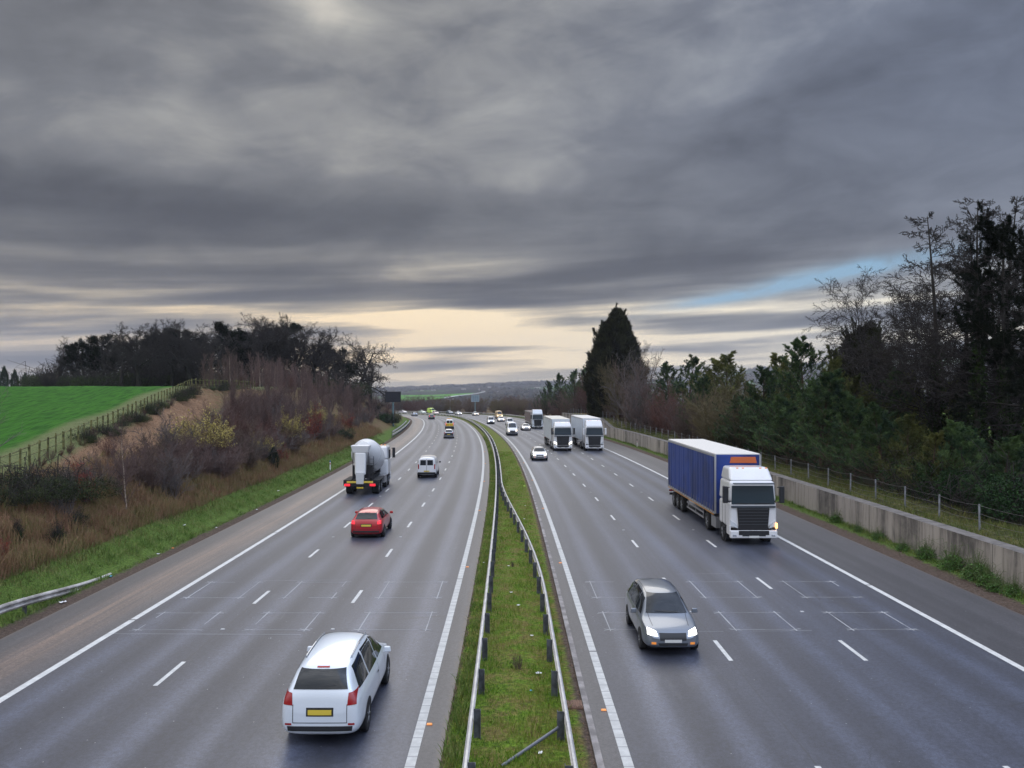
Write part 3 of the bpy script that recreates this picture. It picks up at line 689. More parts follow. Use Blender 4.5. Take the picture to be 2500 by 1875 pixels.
def shell(key, st, sc=(1, 1, 1)):
    key = (key, tuple(sc))
    if key in _shell: return _shell[key]
    V, F = [], []; n_ = 16
    for y, zb, zs, zt, wl, ws, wt in st:
        half = [(0, zb), (wl*.6, zb), (wl-.03, zb+.04), (wl+.015, zb+(zs-zb)*.45), (ws, zs-.05), (ws-.035, zs+.02), (wt+.05, zs+(zt-zs)*.62) if zt-zs > .25 else (wt+.10, zs+(zt-zs)*.5), (wt-.02, zt-.035), (0, zt+.012)]
        ring = half+[(-x, z) for x, z in half[-2:0:-1]]
        V += [(x*sc[0], y*sc[1], z*sc[2]) for x, z in ring]; n_ = len(ring)
    for i in range(len(st)-1):
        F += [(i*n_+j, i*n_+(j+1) % n_, (i+1)*n_+(j+1) % n_, (i+1)*n_+j) for j in range(n_)]
    for b_, rev in ((0, False), ((len(st)-1)*n_, True)):      # cap the ends with quads across the body
        for j in range(n_//2-1):
            q_ = (b_+j, b_+j+1, b_+(n_-j-1) % n_, b_+(n_-j) % n_)
            q_ = tuple(dict.fromkeys(q_)); F.append(q_[::-1] if not rev else q_)
        q_ = (b_+n_//2-1, b_+n_//2, b_+n_//2+1); F.append(q_[::-1] if not rev else q_)
    o = mesh_np('shell', V, F, None, None, True)
    bm = bmesh.new(); bm.from_mesh(o.data); bmesh.ops.recalc_face_normals(bm, faces=bm.faces); bm.to_mesh(o.data); bm.free()
    md = o.modifiers.new('s', 'SUBSURF'); md.levels = md.render_levels = 2; bake(o); me = o.data
    for p in me.polygons: p.use_smooth = True
    bvh = BVHTree.FromPolygons([v.co.copy() for v in me.vertices], [tuple(p.vertices) for p in me.polygons])
    bpy.data.objects.remove(o); _shell[key] = (me, bvh); return _shell[key]
def decal(name, bvh, ax, sg, quad, m, parent, off=.006, nu=8, nv=5):
    """a panel fitted on the body: quad given in the two coordinates across axis ax, seen from side sg"""
    oth = [i for i in range(3) if i != ax]; V = []; F = []; idx = {}
    for i in range(nu+1):
        for j in range(nv+1):
            u, v = i/nu, j/nv; q_ = [(quad[0][k]*(1-u)+quad[1][k]*u)*(1-v)+(quad[3][k]*(1-u)+quad[2][k]*u)*v for k in (0, 1)]
            o_ = [0, 0, 0]; o_[oth[0]], o_[oth[1]] = q_; o_[ax] = sg*20; d = [0, 0, 0]; d[ax] = -sg
            h = bvh.ray_cast(Vector(o_), Vector(d))
            if h[0] is None: continue
            nn = h[1] if h[1].dot(Vector(d)) < 0 else -h[1]
            idx[i, j] = len(V); V.append(h[0]+nn*off)
    for i in range(nu):
        for j in range(nv):
            ks = [(i, j), (i+1, j), (i+1, j+1), (i, j+1)]
            if all(k in idx for k in ks):
                c = [V[idx[k]][ax] for k in ks]
                if max(c)-min(c) < .55: F.append(tuple(idx[k] for k in ks))
    if not F: return None
    o = mesh_np(name, [tuple(v) for v in V], F, m, parent, True); return o
def disc_decal(bvh, sg, cy, cz, r, m, parent, name='wheel_arch'):
    V = [(0, cy, cz)]; F = []
    for k, rr_ in enumerate((.5, 1.0)):
        for i in range(24):
            t = 2*math.pi*i/24; V.append((0, cy+math.cos(t)*r*rr_, max(cz+math.sin(t)*r*rr_, .23)))
    P = []
    for _, y, z in V:
        h = bvh.ray_cast(Vector((sg*10, y, z)), Vector((-sg, 0, 0))); P.append(h[0]+Vector((sg*.006, 0, 0)) if h[0] else Vector((sg*.86, y, z)))
    F = [(0, 1+i, 1+(i+1) % 24) for i in range(24)]+[(1+i, 25+i, 25+(i+1) % 24, 1+(i+1) % 24) for i in range(24)]
    return mesh_np(name, [tuple(p) for p in P], F, m, parent)
_wh = {}
def wheel(parent, x, y, r, wd, sg):
    key = (r, wd, sg)
    if key not in _wh:
        mb = MB(); h = wd/2; mb.lathe([(-h, r*.62), (-h, r*.93), (-h*.8, r), (h*.8, r), (h, r*.93), (h, r*.62)], (0, 0, 0), (1, 0, 0), 28)
        o = mb.build('wheel', TYRE, None, smooth=False)
        m2 = MB(); m2.lathe([(sg*(h-.02), r*.64), (sg*(h-.01), r*.60), (sg*(h-.06), r*.5), (sg*(h-.05), r*.16), (sg*(h-.0), r*.14)], (0, 0, 0), (1, 0, 0), 20)
        for i in range(5):
            t = 2*math.pi*i/5; m2.tube((sg*(h-.015), math.cos(t)*r*.12, math.sin(t)*r*.12), (sg*(h-.02), math.cos(t)*r*.6, math.sin(t)*r*.6), r*.09, r*.06, 6)
        q_ = m2.build('rim', RIM, o); o.parent = parent; o.location = (x, y, r); _wh[key] = o; return o
    c = copy_tree(_wh[key], parent); c.location = (x, y, r); return c
def make_car(name, label, cat, st, key, paint, sc=(1, 1, 1), head=HEADOFF, tail=TAIL, bars=False, rear_dark=False, group=None, hv=False, lower=None):
    t = empty(name); tag(t, label, cat, group); me, bvh = shell(key, st, sc); me = me.copy(); me.materials.clear(); me.materials.append(paint)
    link(bpy.data.objects.new('body', me), t)
    X, Y, Z = sc; L_ = -st[0][0]*Y; fr = st[-1][0]*Y; van = st is VAN; hz = st[5][3]*Z if not van else 1.9*Z; est = st is ESTATE
    D = lambda *a, **k_: decal(*a, **k_)
    P = lambda q_, a=X, b_=Z: [(x*a, z*b_) for x, z in q_]
    G = GLASS
    if van:
        D('windscreen', bvh, 1, 1, P([(-.66, 1.12), (.66, 1.12), (.60, 1.74), (-.60, 1.74)]), G, t, nu=10)
        for s_ in (-1, 1):
            D('side_window', bvh, 0, s_, [(y*Y, z*Z) for y, z in [(.42, 1.14), (1.36, 1.12), (.98, 1.66), (.42, 1.70)]], G, t)
            D('rear_window', bvh, 1, -1, P([(s_*.06, 1.16), (s_*.60, 1.16), (s_*.58, 1.62), (s_*.06, 1.62)]), G, t)
            D('head_lamp', bvh, 1, 1, P([(s_*.50, .66), (s_*.74, .70), (s_*.73, .90), (s_*.54, .84)]), head, t, .012)
            D('tail_lamp', bvh, 1, -1, P([(s_*.70, .82), (s_*.80, .82), (s_*.79, 1.25), (s_*.70, 1.25)]), tail, t, .012)
        D('door_seam', bvh, 1, -1, P([(-.012, .50), (.012, .50), (.012, 1.72), (-.012, 1.72)]), DARKP, t, .004, 1, 12)
        D('grille', bvh, 1, 1, P([(-.42, .52), (.42, .52), (.46, .74), (-.46, .74)]), DARKP, t, .01)
        D('rear_bumper', bvh, 1, -1, P([(-.80, .36), (.80, .36), (.80, .54), (-.80, .54)]), DARKP, t, .03, 12)
        D('front_bumper', bvh, 1, 1, P([(-.70, .38), (.70, .38), (.72, .50), (-.72, .50)]), DARKP, t, .02, 12)
        wy = (-1.45*Y, 1.42*Y); wr = .33*Z; D('number_plate', bvh, 1, -1, P([(-.26, .58), (.26, .58), (.26, .68), (-.26, .68)]), PLY, t, .014)
    else:
        k = 1 if not est else 1.10; e = 0 if not est else .06
        D('windscreen', bvh, 1, 1, P([(-.66, .99*k-.02), (.66, .99*k-.02), (.50, 1.385*k), (-.50, 1.385*k)]), G, t, .010, 14, 9)
        D('rear_window', bvh, 1, -1, P([(-.60, 1.03*k), (.60, 1.03*k), (.50, 1.33*k), (-.50, 1.33*k)]), G, t, .013, 14, 8)
        for s_ in (-1, 1):
            if est: qs = [[(.10, 1.02), (1.02, 1.0), (.52, 1.40), (.10, 1.50)], [(-.95, 1.03), (.02, 1.02), (.02, 1.50), (-.92, 1.52)], [(-1.98, 1.06), (-1.05, 1.04), (-1.02, 1.51), (-1.80, 1.45)]]
            else: qs = [[(.02, .98), (.84, .96), (.36, 1.30), (.02, 1.36)], [(-.86, .99), (-.07, .98), (-.07, 1.36), (-.84, 1.37)], [(-1.55, 1.02), (-.95, 1.0), (-.92, 1.36), (-1.35, 1.28)]]
            for q_ in qs: D('side_window', bvh, 0, s_, [(y*Y, z*Z) for y, z in q_], G, t, .007, 8, 5)
            D('head_lamp', bvh, 1, 1, P([(s_*.46, .60+e/2), (s_*.76, .64+e/2), (s_*.75, .76+e), (s_*.50, .70+e)]), head, t, .010)
            D('tail_lamp', bvh, 1, -1, P([(s_*.60, .78+e), (s_*.80, .80+e), (s_*.78, .98+2*e), (s_*.62, .95+2*e)]), tail, t, .010)
            D('fog_lamp', bvh, 1, 1, P([(s_*.52, .40), (s_*.66, .40), (s_*.66, .47), (s_*.52, .47)]), AMB if head in (HEADL, HEADW) else CHROME, t, .010)
            D('door_seam', bvh, 0, s_, [(y*Y, z*Z) for y, z in [(-.045, .36), (-.03, .36), (-.03, .96), (-.045, .96)]], DARKP, t, .003, 1, 10)
            D('door_seam', bvh, 0, s_, [(y*Y, z*Z) for y, z in [(.92, .36), (.935, .36), (.90, .92), (.885, .92)]], DARKP, t, .003, 1, 10)
            D('sill', bvh, 0, s_, [(y*Y, z*Z) for y, z in [(-1.0, .23), (.95, .23), (.95, .31), (-1.0, .31)]], DARKP, t, .008, 10, 2)
            D('door_handle', bvh, 0, s_, [(y*Y, z*Z) for y, z in [(-.25, .80), (-.08, .80), (-.08, .835), (-.25, .835)]], DARKP, t, .015, 3, 1)
        D('grille', bvh, 1, 1, P([(-.40, .52), (.40, .52), (.42, .66+e), (-.42, .66+e)]), DARKP, t, .008)
        D('air_intake', bvh, 1, 1, P([(-.42, .36), (.42, .36), (.46, .44), (-.46, .44)]), DARKP, t, .008)
        if rear_dark: D('tail_panel', bvh, 1, -1, P([(-.78, .50), (.78, .50), (.76, 1.0), (-.76, 1.0)]), DARKP, t, .008, 12)
        D('rear_bumper', bvh, 1, -1, P([(-.70, .34), (.70, .34), (.72, .44), (-.72, .44)]), DARKP, t, .012, 12)
        D('number_plate', bvh, 1, 1, P([(-.26, .46), (.26, .46), (.26, .55), (-.26, .55)]), PLW, t, .018)
        D('number_plate', bvh, 1, -1, P([(-.26, .66), (.26, .66), (.26, .76), (-.26, .76)]), PLY, t, .014)
        z0, z1 = (.56, 1.40*k-.02) if est else (.58, 1.36)
        for s_ in (-1, 1):
            D('tailgate_seam', bvh, 1, -1, P([(s_*.585, .50), (s_*.60, .50), (s_*.60, .80+e), (s_*.585, .80+e)]), DARKP, t, .003, 1, 6)
            D('reflector', bvh, 1, -1, P([(s_*.62, .46), (s_*.76, .46), (s_*.76, .50), (s_*.62, .50)]), TAIL, t, .014, 3, 1)
            D('bonnet_seam', bvh, 2, 1, [(s_*.60*X, 1.02*Y), (s_*.615*X, 1.02*Y), (s_*.565*X, 1.86*Y), (s_*.55*X, 1.86*Y)], DARKP, t, .003, 1, 10)
            D('roof_seam', bvh, 2, 1, [(s_*.50*X, -1.5*Y), (s_*.512*X, -1.5*Y), (s_*.512*X, .2*Y), (s_*.50*X, .2*Y)], DARKP, t, .003, 1, 12)
            D('wiper', bvh, 1, 1, P([(s_*.10-.25, 1.00*k-.02), (s_*.10+.25, 1.03*k-.02), (s_*.10+.25, 1.05*k-.02), (s_*.10-.25, 1.02*k-.02)]), DARKP, t, .02, 6, 1)
        D('tailgate_seam', bvh, 1, -1, P([(-.60, .495), (.60, .495), (.60, .51), (-.60, .51)]), DARKP, t, .003, 10, 1)
        D('brake_light', bvh, 1, -1, P([(-.14, 1.345*k), (.14, 1.345*k), (.14, 1.365*k), (-.14, 1.365*k)]), TAIL, t, .012, 3, 1)
        D('rear_wiper', bvh, 1, -1, P([(-.05, 1.04*k), (.32, 1.09*k), (.32, 1.105*k), (-.05, 1.055*k)]), DARKP, t, .02, 6, 1)
        D('plate_recess', bvh, 1, -1, P([(-.30, .63), (.30, .63), (.30, .80), (-.30, .80)]), DARKP, t, .004, 6, 2) if not rear_dark else None
        wy = ((-1.28*Y if not est else -1.42*Y), (1.30*Y if not est else 1.42*Y)); wr = .32*Z
        if bars:
            for s_ in (-1, 1):
                mb = MB(); zr_ = []
                for yy in (-1.45, -.6, .2):
                    h_ = bvh.ray_cast(Vector((s_*.52*X, yy*Y, 5)), Vector((0, 0, -1)))[0].z; zr_.append(h_); mb.box((s_*.52*X, yy*Y, h_+.015), (.03, .06, .06))
                for (ya, za), (yb, zb_) in (((-1.5, zr_[0]), (-.6, zr_[1])), ((-.6, zr_[1]), (.25, zr_[2]))): mb.tube((s_*.52*X, ya*Y, za+.045), (s_*.52*X, yb*Y, zb_+.045), .018, n_=8)
                mb.build('roof_rail', CHROME, t)
    mb = MB(); mb.box((0, 0, .19), (1.36*X, 3.5*Y, .14)); mb.build('underbody_shade', CHAS, t)  # dark box added below the body to deepen the contact shadow
    for s_ in (-1, 1):
        for y in wy:
            disc_decal(bvh, s_, y, wr, wr*1.17, CHAS, t); wheel(t, s_*(.89*X-.08), y, wr, .20, s_)
        mb = MB(); zz = (1.04 if not van else 1.18)*Z; yy = (.72 if not van else 1.18)*Y
        mb.box((s_*(.99 if not van else 1.02)*X, yy, zz), (.20, .10, .14), (.8, .8)); o = mb.build('mirror', paint if not van else DARKP, t, bevel=.025)
    if hv:      # high-visibility rear of the patrol van: yellow and red chevrons, lightbar
        YL = mat('chevron_yellow', (.75, .68, .02), .5); RD = mat('chevron_red', (.55, .03, .03), .5)
        D('chevron_panel', bvh, 1, -1, P([(-.76, .58), (.76, .58), (.74, 1.10), (-.74, 1.10)]), YL, t, .010, 12)
        for s_ in (-1, 1):
            for j in range(3):
                a = .05+j*.26; D('chevron', bvh, 1, -1, P([(s_*a, .98), (s_*(a+.12), .98), (s_*(a+.28), .62), (s_*(a+.16), .62)]), RD, t, .018, 4, 4)
        mb = MB(); mb.box((0, .2*Y, hz+.05), (1.0*X, .28, .10)); mb.build('light_bar', mat('light_bar', (.75, .35, .05), .3), t, bevel=.02)
        for s_ in (-1, 1): D('side_stripe', bvh, 0, s_, [(y*Y, z*Z) for y, z in [(-2.1, .70), (1.2, .70), (1.2, .95), (-2.1, .95)]], YL, t, .008, 16, 3)
    return t

def tlamp(t, name, c, d, m):
    mb = MB(); mb.box(c, d); return mb.build(name, m, t, bevel=.012)
def make_cab(t, paint, head, L0=0., dark_lower=True, roof=3.75, deflector=True, trim=DARKP):
    """tractor cab; its front face is at y = L0"""
    mb = MB(); f_ = L0
    mb.box((0, f_-1.10, 1.55), (2.46, 2.15, 1.35), (1, 1)); mb.box((0, f_-1.14, 2.76), (2.46, 2.15, 1.07), (.95, .93), (0, -.06))
    o = mb.build('cab', paint, t, bevel=.15, segs=4)
    if deflector:
        mb = MB(); mb.box((0, f_-1.22, 3.29+(roof-3.3)/2), (2.30, 1.95, roof-3.28), (.90, .66), (0, -.28)); mb.build('roof_fairing', paint, t, bevel=.14, segs=3)
    mb = MB(); mb.add([(-1.12, f_+.012, 2.12), (1.12, f_+.012, 2.12), (1.06, f_-.12, 3.06), (-1.06, f_-.12, 3.06)], [(0, 1, 2, 3)])
    mb.add([(-1.12, f_-.03, 2.12), (1.12, f_-.03, 2.12), (1.06, f_-.16, 3.06), (-1.06, f_-.16, 3.06)], [(3, 2, 1, 0)]); mb.build('windscreen', GLASSB, t)
    mb = MB(); mb.box((0, f_+.10, 3.20), (2.1, .28, .07), (1, .8)); mb.build('sun_visor', mat('visor', (.05, .06, .07), .3), t, bevel=.02)
    for k in range(2): tlamp(t, 'wiper', (-.5+k*1.0, f_+.03, 2.17), (.8, .03, .03), DARKP)
    for s_ in (-1, 1):
        mb = MB(); mb.box((s_*1.222, f_-.80, 2.58), (.03, 1.05, .74), (1, .86)); mb.build('side_window', GLASS, t)
        mb = MB(); mb.box((s_*1.232, f_-.85, 1.30), (.012, .03, 1.4)); mb.box((s_*1.232, f_-1.42, 1.9), (.012, .02, 2.0)); mb.build('door_seam', DARKP, t)
        mb = MB(); mb.box((s_*1.46, f_+.06, 2.62), (.24, .16, .86)); mb.box((s_*1.33, f_+.02, 3.0), (.22, .05, .05)); mb.box((s_*1.33, f_+.02, 2.24), (.22, .05, .05)); mb.build('mirror', trim, t, bevel=.03)
        mb = MB(); mb.add([(s_*.80, f_+.10, .88), (s_*1.16, f_+.03, 1.02), (s_*1.20, f_-.02, 1.30), (s_*.90, f_+.06, 1.10), (s_*.80, f_-.05, .88), (s_*1.16, f_-.12, 1.02), (s_*1.20, f_-.12, 1.30), (s_*.90, f_-.05, 1.10)], [(0, 1, 2, 3), (0, 3, 7, 4), (3, 2, 6, 7), (0, 4, 5, 1)]); mb.build('head_lamp', head, t)
        mb = MB(); mb.box((s_*1.20, f_-.28, .78), (.08, .60, .50)); mb.build('bumper_corner', paint, t, bevel=.03)
        mb = MB(); mb.box((s_*1.15, f_-1.05, .52), (.22, .55, .12)); mb.box((s_*1.15, f_-1.05, .82), (.22, .55, .05)); mb.build('step', DARKP, t)
        mb = MB(); mb.lathe([(-.16, .66), (.16, .66)], (s_*1.03, f_-1.42, .52), (1, 0, 0), 24); mb.build('wheel_arch', CHAS, t)
        wheel(t, s_*1.05, f_-1.42, .51, .36, s_)
    mb = MB(); mb.box((0, f_+.012, 1.36), (1.50, .08, 1.16), (1.12, 1)); mb.build('grille', CHAS, t, bevel=.03)
    mb = MB()
    for j in range(6): mb.box((0, f_+.05, 1.08+j*.155), (1.5, .03, .035))
    mb.build('grille_bars', mat('grille_bar', (.06, .065, .07), .4, .5), t)
    mb = MB(); mb.box((0, f_+.02, .58), (2.44, .24, .40)); mb.build('bumper', paint, t, bevel=.05)
    mb = MB(); mb.box((0, f_+.15, .60), (1.2, .02, .22)); mb.build('air_intake', DARKP, t)
    mb = MB(); mb.box((0, f_+.165, .46), (.52, .02, .11)); mb.build('number_plate', PLW, t)
    mb = MB(); mb.box((0, f_+.14, .66), (1.56, .03, .22)); mb.build('lower_grille', CHAS, t)
    tlamp(t, 'bonnet_panel', (0, f_+.03, 1.99), (2.3, .05, .10), mat('visor', (.05, .06, .07), .3))
    for s_ in (-1, 1): tlamp(t, 'fog_lamp', (s_*1.0, f_+.145, .52), (.20, .02, .10), CHROME)
    for k in (-.75, -.45, .45, .75): tlamp(t, 'marker_lamp', (k, f_-.30, roof+.01), (.12, .08, .05), AMB)
def make_artic(name, label, paint, trailer, roofm, head, top=4.45, roof=3.75, curtain=False, tl=13.6, wd=2.52, group=None, emblem=False, trim=DARKP, emblem_front=False):
    t = empty(name); tag(t, label, 'truck', group); make_cab(t, paint, head, 0, roof=roof, trim=trim)
    y1 = -2.95; y0 = y1-tl; zc = (1.20+top)/2
    mb = MB(); mb.box((0, (y0+y1)/2, zc), (wd, tl, top-1.20)); bx = mb.build('trailer_box', trailer, t, bevel=.03)
    mb = MB(); mb.box((0, (y0+y1)/2, top+.02), (wd-.04, tl-.04, .07)); mb.build('trailer_roof', roofm, t, bevel=.02)
    mb = MB()
    for s_ in (-1, 1):
        mb.box((s_*(wd/2+.008), (y0+y1)/2, top-.07), (.03, tl, .12)); mb.box((s_*(wd/2+.008), (y0+y1)/2, 1.24), (.03, tl, .12))
    for s_ in (-1, 1): mb.box((s_*(wd/2-.02), y1+.008, zc), (.10, .03, top-1.2))
    mb.build('trailer_frame', mat('alu_frame', (.45, .45, .46), .4, .5), t)
    if curtain:
        for s_ in (-1, 1):
            V = []; F = []; nc = 280; rngc = random.Random(6); ph = [rngc.uniform(0, 6) for _ in range(4)]
            for i in range(nc+1):
                y = y0+.15+i*(tl-.3)/nc; wob = .009*math.sin(y*9.2+ph[0])+.010*math.sin(y*4.7+ph[1])+.006*math.sin(y*17+ph[2])
                for j, z in enumerate((1.32, 2.1, 3.2, top-.15)): V.append((s_*(wd/2+.022+wob*(1.3, 1, .8, .4)[j]), y, z))
            for i in range(nc):
                for j in range(3):
                    q_ = (i*4+j, i*4+j+1, i*4+j+5, i*4+j+4); F.append(q_ if s_ < 0 else q_[::-1])
            mesh_np('side_curtain', V, F, trailer, t, True)
        mb = MB()
        for s_ in (-1, 1):
            for i in range(20): mb.box((s_*(wd/2+.045), y0+.4+i*(tl-.8)/19, 1.42), (.02, .05, .36))
        mb.build('curtain_straps', mat('strap', (.20, .20, .22), .7), t)
        mb = MB()
        for s_ in (-1, 1): mb.box((s_*(wd/2+.014), (y0+y1)/2, 1.13), (.02, tl-.4, .05))
        mb.build('side_marker_tape', mat('amber_tape', (.60, .27, .05), .5), t)
    if emblem_front:
        tlamp(t, 'indicator_lamp', (-1.19, .03, 1.02), (.10, .10, .26), mat('indicator_lit', (.9, .4, .1), .3, emit=(1, .45, .12), estr=4.))
        mb = MB(); mb.box((-.3, y1+.02, 4.16), (1.5, .02, .34), (.9, 1)); mb.build('front_panel_mark', mat('orange_mark', (.60, .14, .04), .5), t, bevel=.006)
    mb = MB(); mb.box((0, (y0-1.2)/2, .98), (.9, -y0-1.2, .30)); mb.build('chassis', CHAS, t)
    mb = MB(); mb.box((0, -2.62, 1.7), (1.6, .3, 1.5)); mb.build('air_lines', CHAS, t)
    for s_ in (-1, 1):
        mb = MB()
        for z in (.55, .85): mb.box((s_*1.20, y1-5.2, z), (.04, 4.6, .10))
        for yy in (-3.2, -5.2, -7.3): mb.box((s_*1.18, y1+yy+.1, .85), (.05, .08, .75))
        mb.build('side_guard', mat('guard', (.30, .30, .31), .5, .4), t)
        tlamp(t, 'fuel_tank', (s_*.98, -3.4, .72), (.50, 1.0, .62), mat('tank', (.35, .35, .36), .35, .7))
        wheel(t, s_*1.0, -4.9, .51, .50, s_)
        for k in range(3): wheel(t, s_*1.05, y0+1.9+k*1.31, .50, .38, s_)
        tlamp(t, 'tail_lamp', (s_*1.0, y0-.04, .86), (.36, .06, .14), TAIL)
    mb = MB(); mb.box((0, y0-.02, .62), (2.3, .08, .16)); mb.build('underrun_bar', CHAS, t)
    for k in (-1, 1): tlamp(t, 'door_handle_bar', (k*.35, y0-.02, 2.6), (.04, .05, 2.4), CHROME)
    return t
def make_mixer(label):
    t = empty('concrete_mixer'); tag(t, label, 'mixer truck'); L2 = 4.6
    make_cab(t, paintm('white', (.70, .70, .70)), HEADOFF, L2, roof=3.3, deflector=False)
    WP = MATS['paint_white']; DR = mat('drum_paint', (.74, .74, .73), .45, coat=.3)
    mb = MB(); d = Vector((0, -.97, .26)).normalized(); c = Vector((0, 1.9, 2.15))
    mb.lathe([(-.05, .25), (0, .80), (.6, 1.06), (1.3, 1.20), (2.5, 1.24), (3.3, 1.17), (4.2, .92), (4.9, .66), (5.1, .60), (5.12, .40)], c, d, 36)
    o = mb.build('drum', DR, t, smooth=True); md = o.modifiers.new('e', 'EDGE_SPLIT'); bake(o)
    mb = MB()      # spiral of seam bands
    for h, r in ((1.3, 1.215), (3.3, 1.185)): mb.lathe([(h-.05, r), (h+.05, r)], c, d, 36)
    mb.build('drum_band', mat('band', (.45, .45, .45), .5), t)
    mb = MB(); mb.box((0, -3.85, 3.55), (1.15, .85, .55), (1.25, 1.3)); mb.build('hopper', DR, t, bevel=.05)
    mb = MB(); mb.box((0, -4.15, 2.45), (.80, .50, 1.75), (1.1, 1.0), (0, .12)); mb.build('chute', DR, t, bevel=.12)
    mb = MB(); mb.box((0, -4.35, 1.35), (.55, .22, .9), (1.2, 1)); mb.build('chute_flap', mat('flap', (.55, .55, .54), .5), t, bevel=.04)
    mb = MB(); mb.box((-.45, -.2, 1.05), (.22, 8.2, .32)); mb.box((.45, -.2, 1.05), (.22, 8.2, .32)); mb.box((0, -2.9, 1.7), (1.5, .35, 1.0)); mb.box((0, 2.0, 1.7), (1.3, .5, 1.0)); mb.build('chassis', CHAS, t)
    for s_ in (-1, 1):
        mb = MB(); mb.box((s_*1.10, -2.2, 1.10), (.55, 3.0, .06)); mb.box((s_*1.10, -3.68, .92), (.55, .05, .40)); mb.build('mudguard', CHAS, t)
        tlamp(t, 'side_tank', (s_*1.02, .8, .80), (.50, 1.3, .60), mat('tank', (.35, .35, .36), .35, .7))
        for z in (.62, .95): tlamp(t, 'side_rail', (s_*1.2, .9, z), (.05, 2.2, .09), mat('guard', (.30, .30, .31), .5, .4))
        for yy in (-1.5, -2.85): wheel(t, s_*1.0, yy, .51, .50, s_)
        wheel(t, s_*1.05, 1.75+.0, .50, .36, s_)
        tlamp(t, 'tail_lamp', (s_*.96, -4.40, .84), (.42, .07, .17), TAILON)
        tlamp(t, 'reflective_plate', (s_*.62, -4.41, 1.06), (.75, .04, .15), mat('reflective', (.62, .45, .06), .4))
        mb = MB(); mb.tube((s_*.58, -4.2, 1.2), (s_*.58, -4.05, 3.3), .03); mb.build('frame_leg', CHAS, t)
    mb = MB(); mb.box((0, -4.30, .84), (2.35, .12, .24)); mb.build('rear_bumper', CHAS, t)
    tlamp(t, 'number_plate', (0, -4.38, .62), (.52, .03, .11), PLY)
    mb = MB()       # access ladder
    for z in (1.4, 1.75, 2.1, 2.45, 2.8): mb.tube((.72, -4.3, z), (1.02, -4.3, z), .018)
    for x in (.72, 1.02): mb.tube((x, -4.3, 1.2), (x, -4.25, 3.0), .02)
    mb.build('ladder', CHAS, t)
    return t

def park(t, s, d, toward, near, half):
    """s is where the end nearest the camera stands; half = distance from that end to the object's origin"""
    c = s+half; t.location = roadP(c, d, .0); t.rotation_euler = (0, 0, heading(c)+(math.pi if toward else 0)); return t
WHP = paintm('white', (.72, .72, .72)); SIL = paintm('silver', (.46, .50, .54), .55); RED = paintm('red', (.40, .008, .014), .1); GRY = paintm('grey', (.10, .115, .13), .5)
BLK = paintm('black', (.012, .012, .016)); LIM = paintm('lime', (.55, .80, .05)); PSIL = paintm('pale_silver', (.55, .56, .57), .3)
WH = make_car
park(make_car('people_carrier', 'silver people carrier seen from behind, nearest the camera on the left', 'car', ESTATE, 'estate', paintm('pale_blue_silver', (.72, .77, .82), .15), (1.02, 1.12, 1.13), bars=True), 19.2, -4.30, False, 1, 2.4)
park(make_car('hatchback', 'red hatchback driving away with lit tail lamps behind the concrete mixer', 'car', HATCH, 'hatch', RED, (1, 1, 1), tail=TAILON), 45.8, -7.78, False, 1, 2.05)
park(make_mixer('white concrete mixer truck driving away in the inside lane on the left'), 64.5, -11.25, False, 1, 4.42)
park(make_car('van', 'plain white van driving away beside the concrete mixer', 'van', VAN, 'van', WHP, (.98, 1.0, 1.02)), 77.5, -7.25, False, 1, 2.3)
park(make_car('estate_car', 'pale-roofed car with a black tail panel close behind the yellow-chevroned van', 'car', ESTATE, 'estate', PSIL, (.98, .95, .98), rear_dark=True), 145, -7.4, False, 1, 2.25)
park(make_car('patrol_van', 'white patrol van with yellow and red chevrons across its back', 'van', VAN, 'van2', WHP, (1.04, 1.08, 1.16), hv=True, tail=TAILON), 186, -7.3, False, 1, 2.5)
park(make_car('suv', 'small dark car with bright red tail lamps far up the left carriageway', 'car', ESTATE, 'estate', GRY, (1.0, .95, 1.04), tail=TAILON), 262, -10.2, False, 1, 2.25)
park(make_car('hatchback', 'silver car farthest up the left carriageway by the bend', 'car', HATCH, 'hatch', SIL), 308, -10.7, False, 1, 2.05)
# oncoming
park(make_car('estate_car', 'grey car with lit headlamps nearest the camera on the right carriageway', 'car', ESTATE, 'estate', paintm('dark_grey', (.17, .19, .22), .45), (.98, .96, .97), head=HEADL), 25.4, 4.85, True, 1, 2.26)
park(make_artic('curtainsider', 'articulated truck with white cab and blue curtain-sided trailer by the concrete wall', WHP, mat('blue_curtain', (.014, .040, .20), .5, var=.35, vscale=.5, bump=.9, bscale=1.6), mat('roof_white', (.66, .63, .58), .6), HEADOFF, curtain=True, emblem_front=True, roof=3.95), 43.6, 12.55, True, 1, .15)
park(make_car('hatchback', 'small pale car with lit headlamps driving beside the two leading white trucks', 'car', HATCH, 'hatch', PSIL, (1, 1, 1.02), head=HEADL), 96.2, 4.25, True, 1, 2.05)
park(make_artic('articulated_truck', 'white articulated truck in the middle lane, left of the pair side by side', WHP, mat('box_white', (.62, .66, .70), .5, var=.06), mat('roof_cream', (.62, .58, .50), .6), HEADL, top=4.1, roof=3.8, wd=2.5), 111.5, 8.4, True, 1, .15)
park(make_artic('articulated_truck', 'white articulated truck in the inside lane, right of the pair side by side', WHP, mat('box_white', (.62, .66, .70), .5, var=.06), mat('roof_white', (.66, .63, .58), .6), HEADOFF, top=4.2, roof=4.05, trim=WHP), 111.2, 12.55, True, 1, .15)
park(make_artic('articulated_truck', 'white-cabbed truck with a brown trailer, farthest of the trucks', paintm('ice_white', (.66, .70, .74)), mat('brown_trailer', (.20, .155, .14), .7), mat('brown_trailer', (.20, .155, .14), .7), HEADOFF, top=3.6, roof=4.2), 186, 12.1, True, 1, .15)
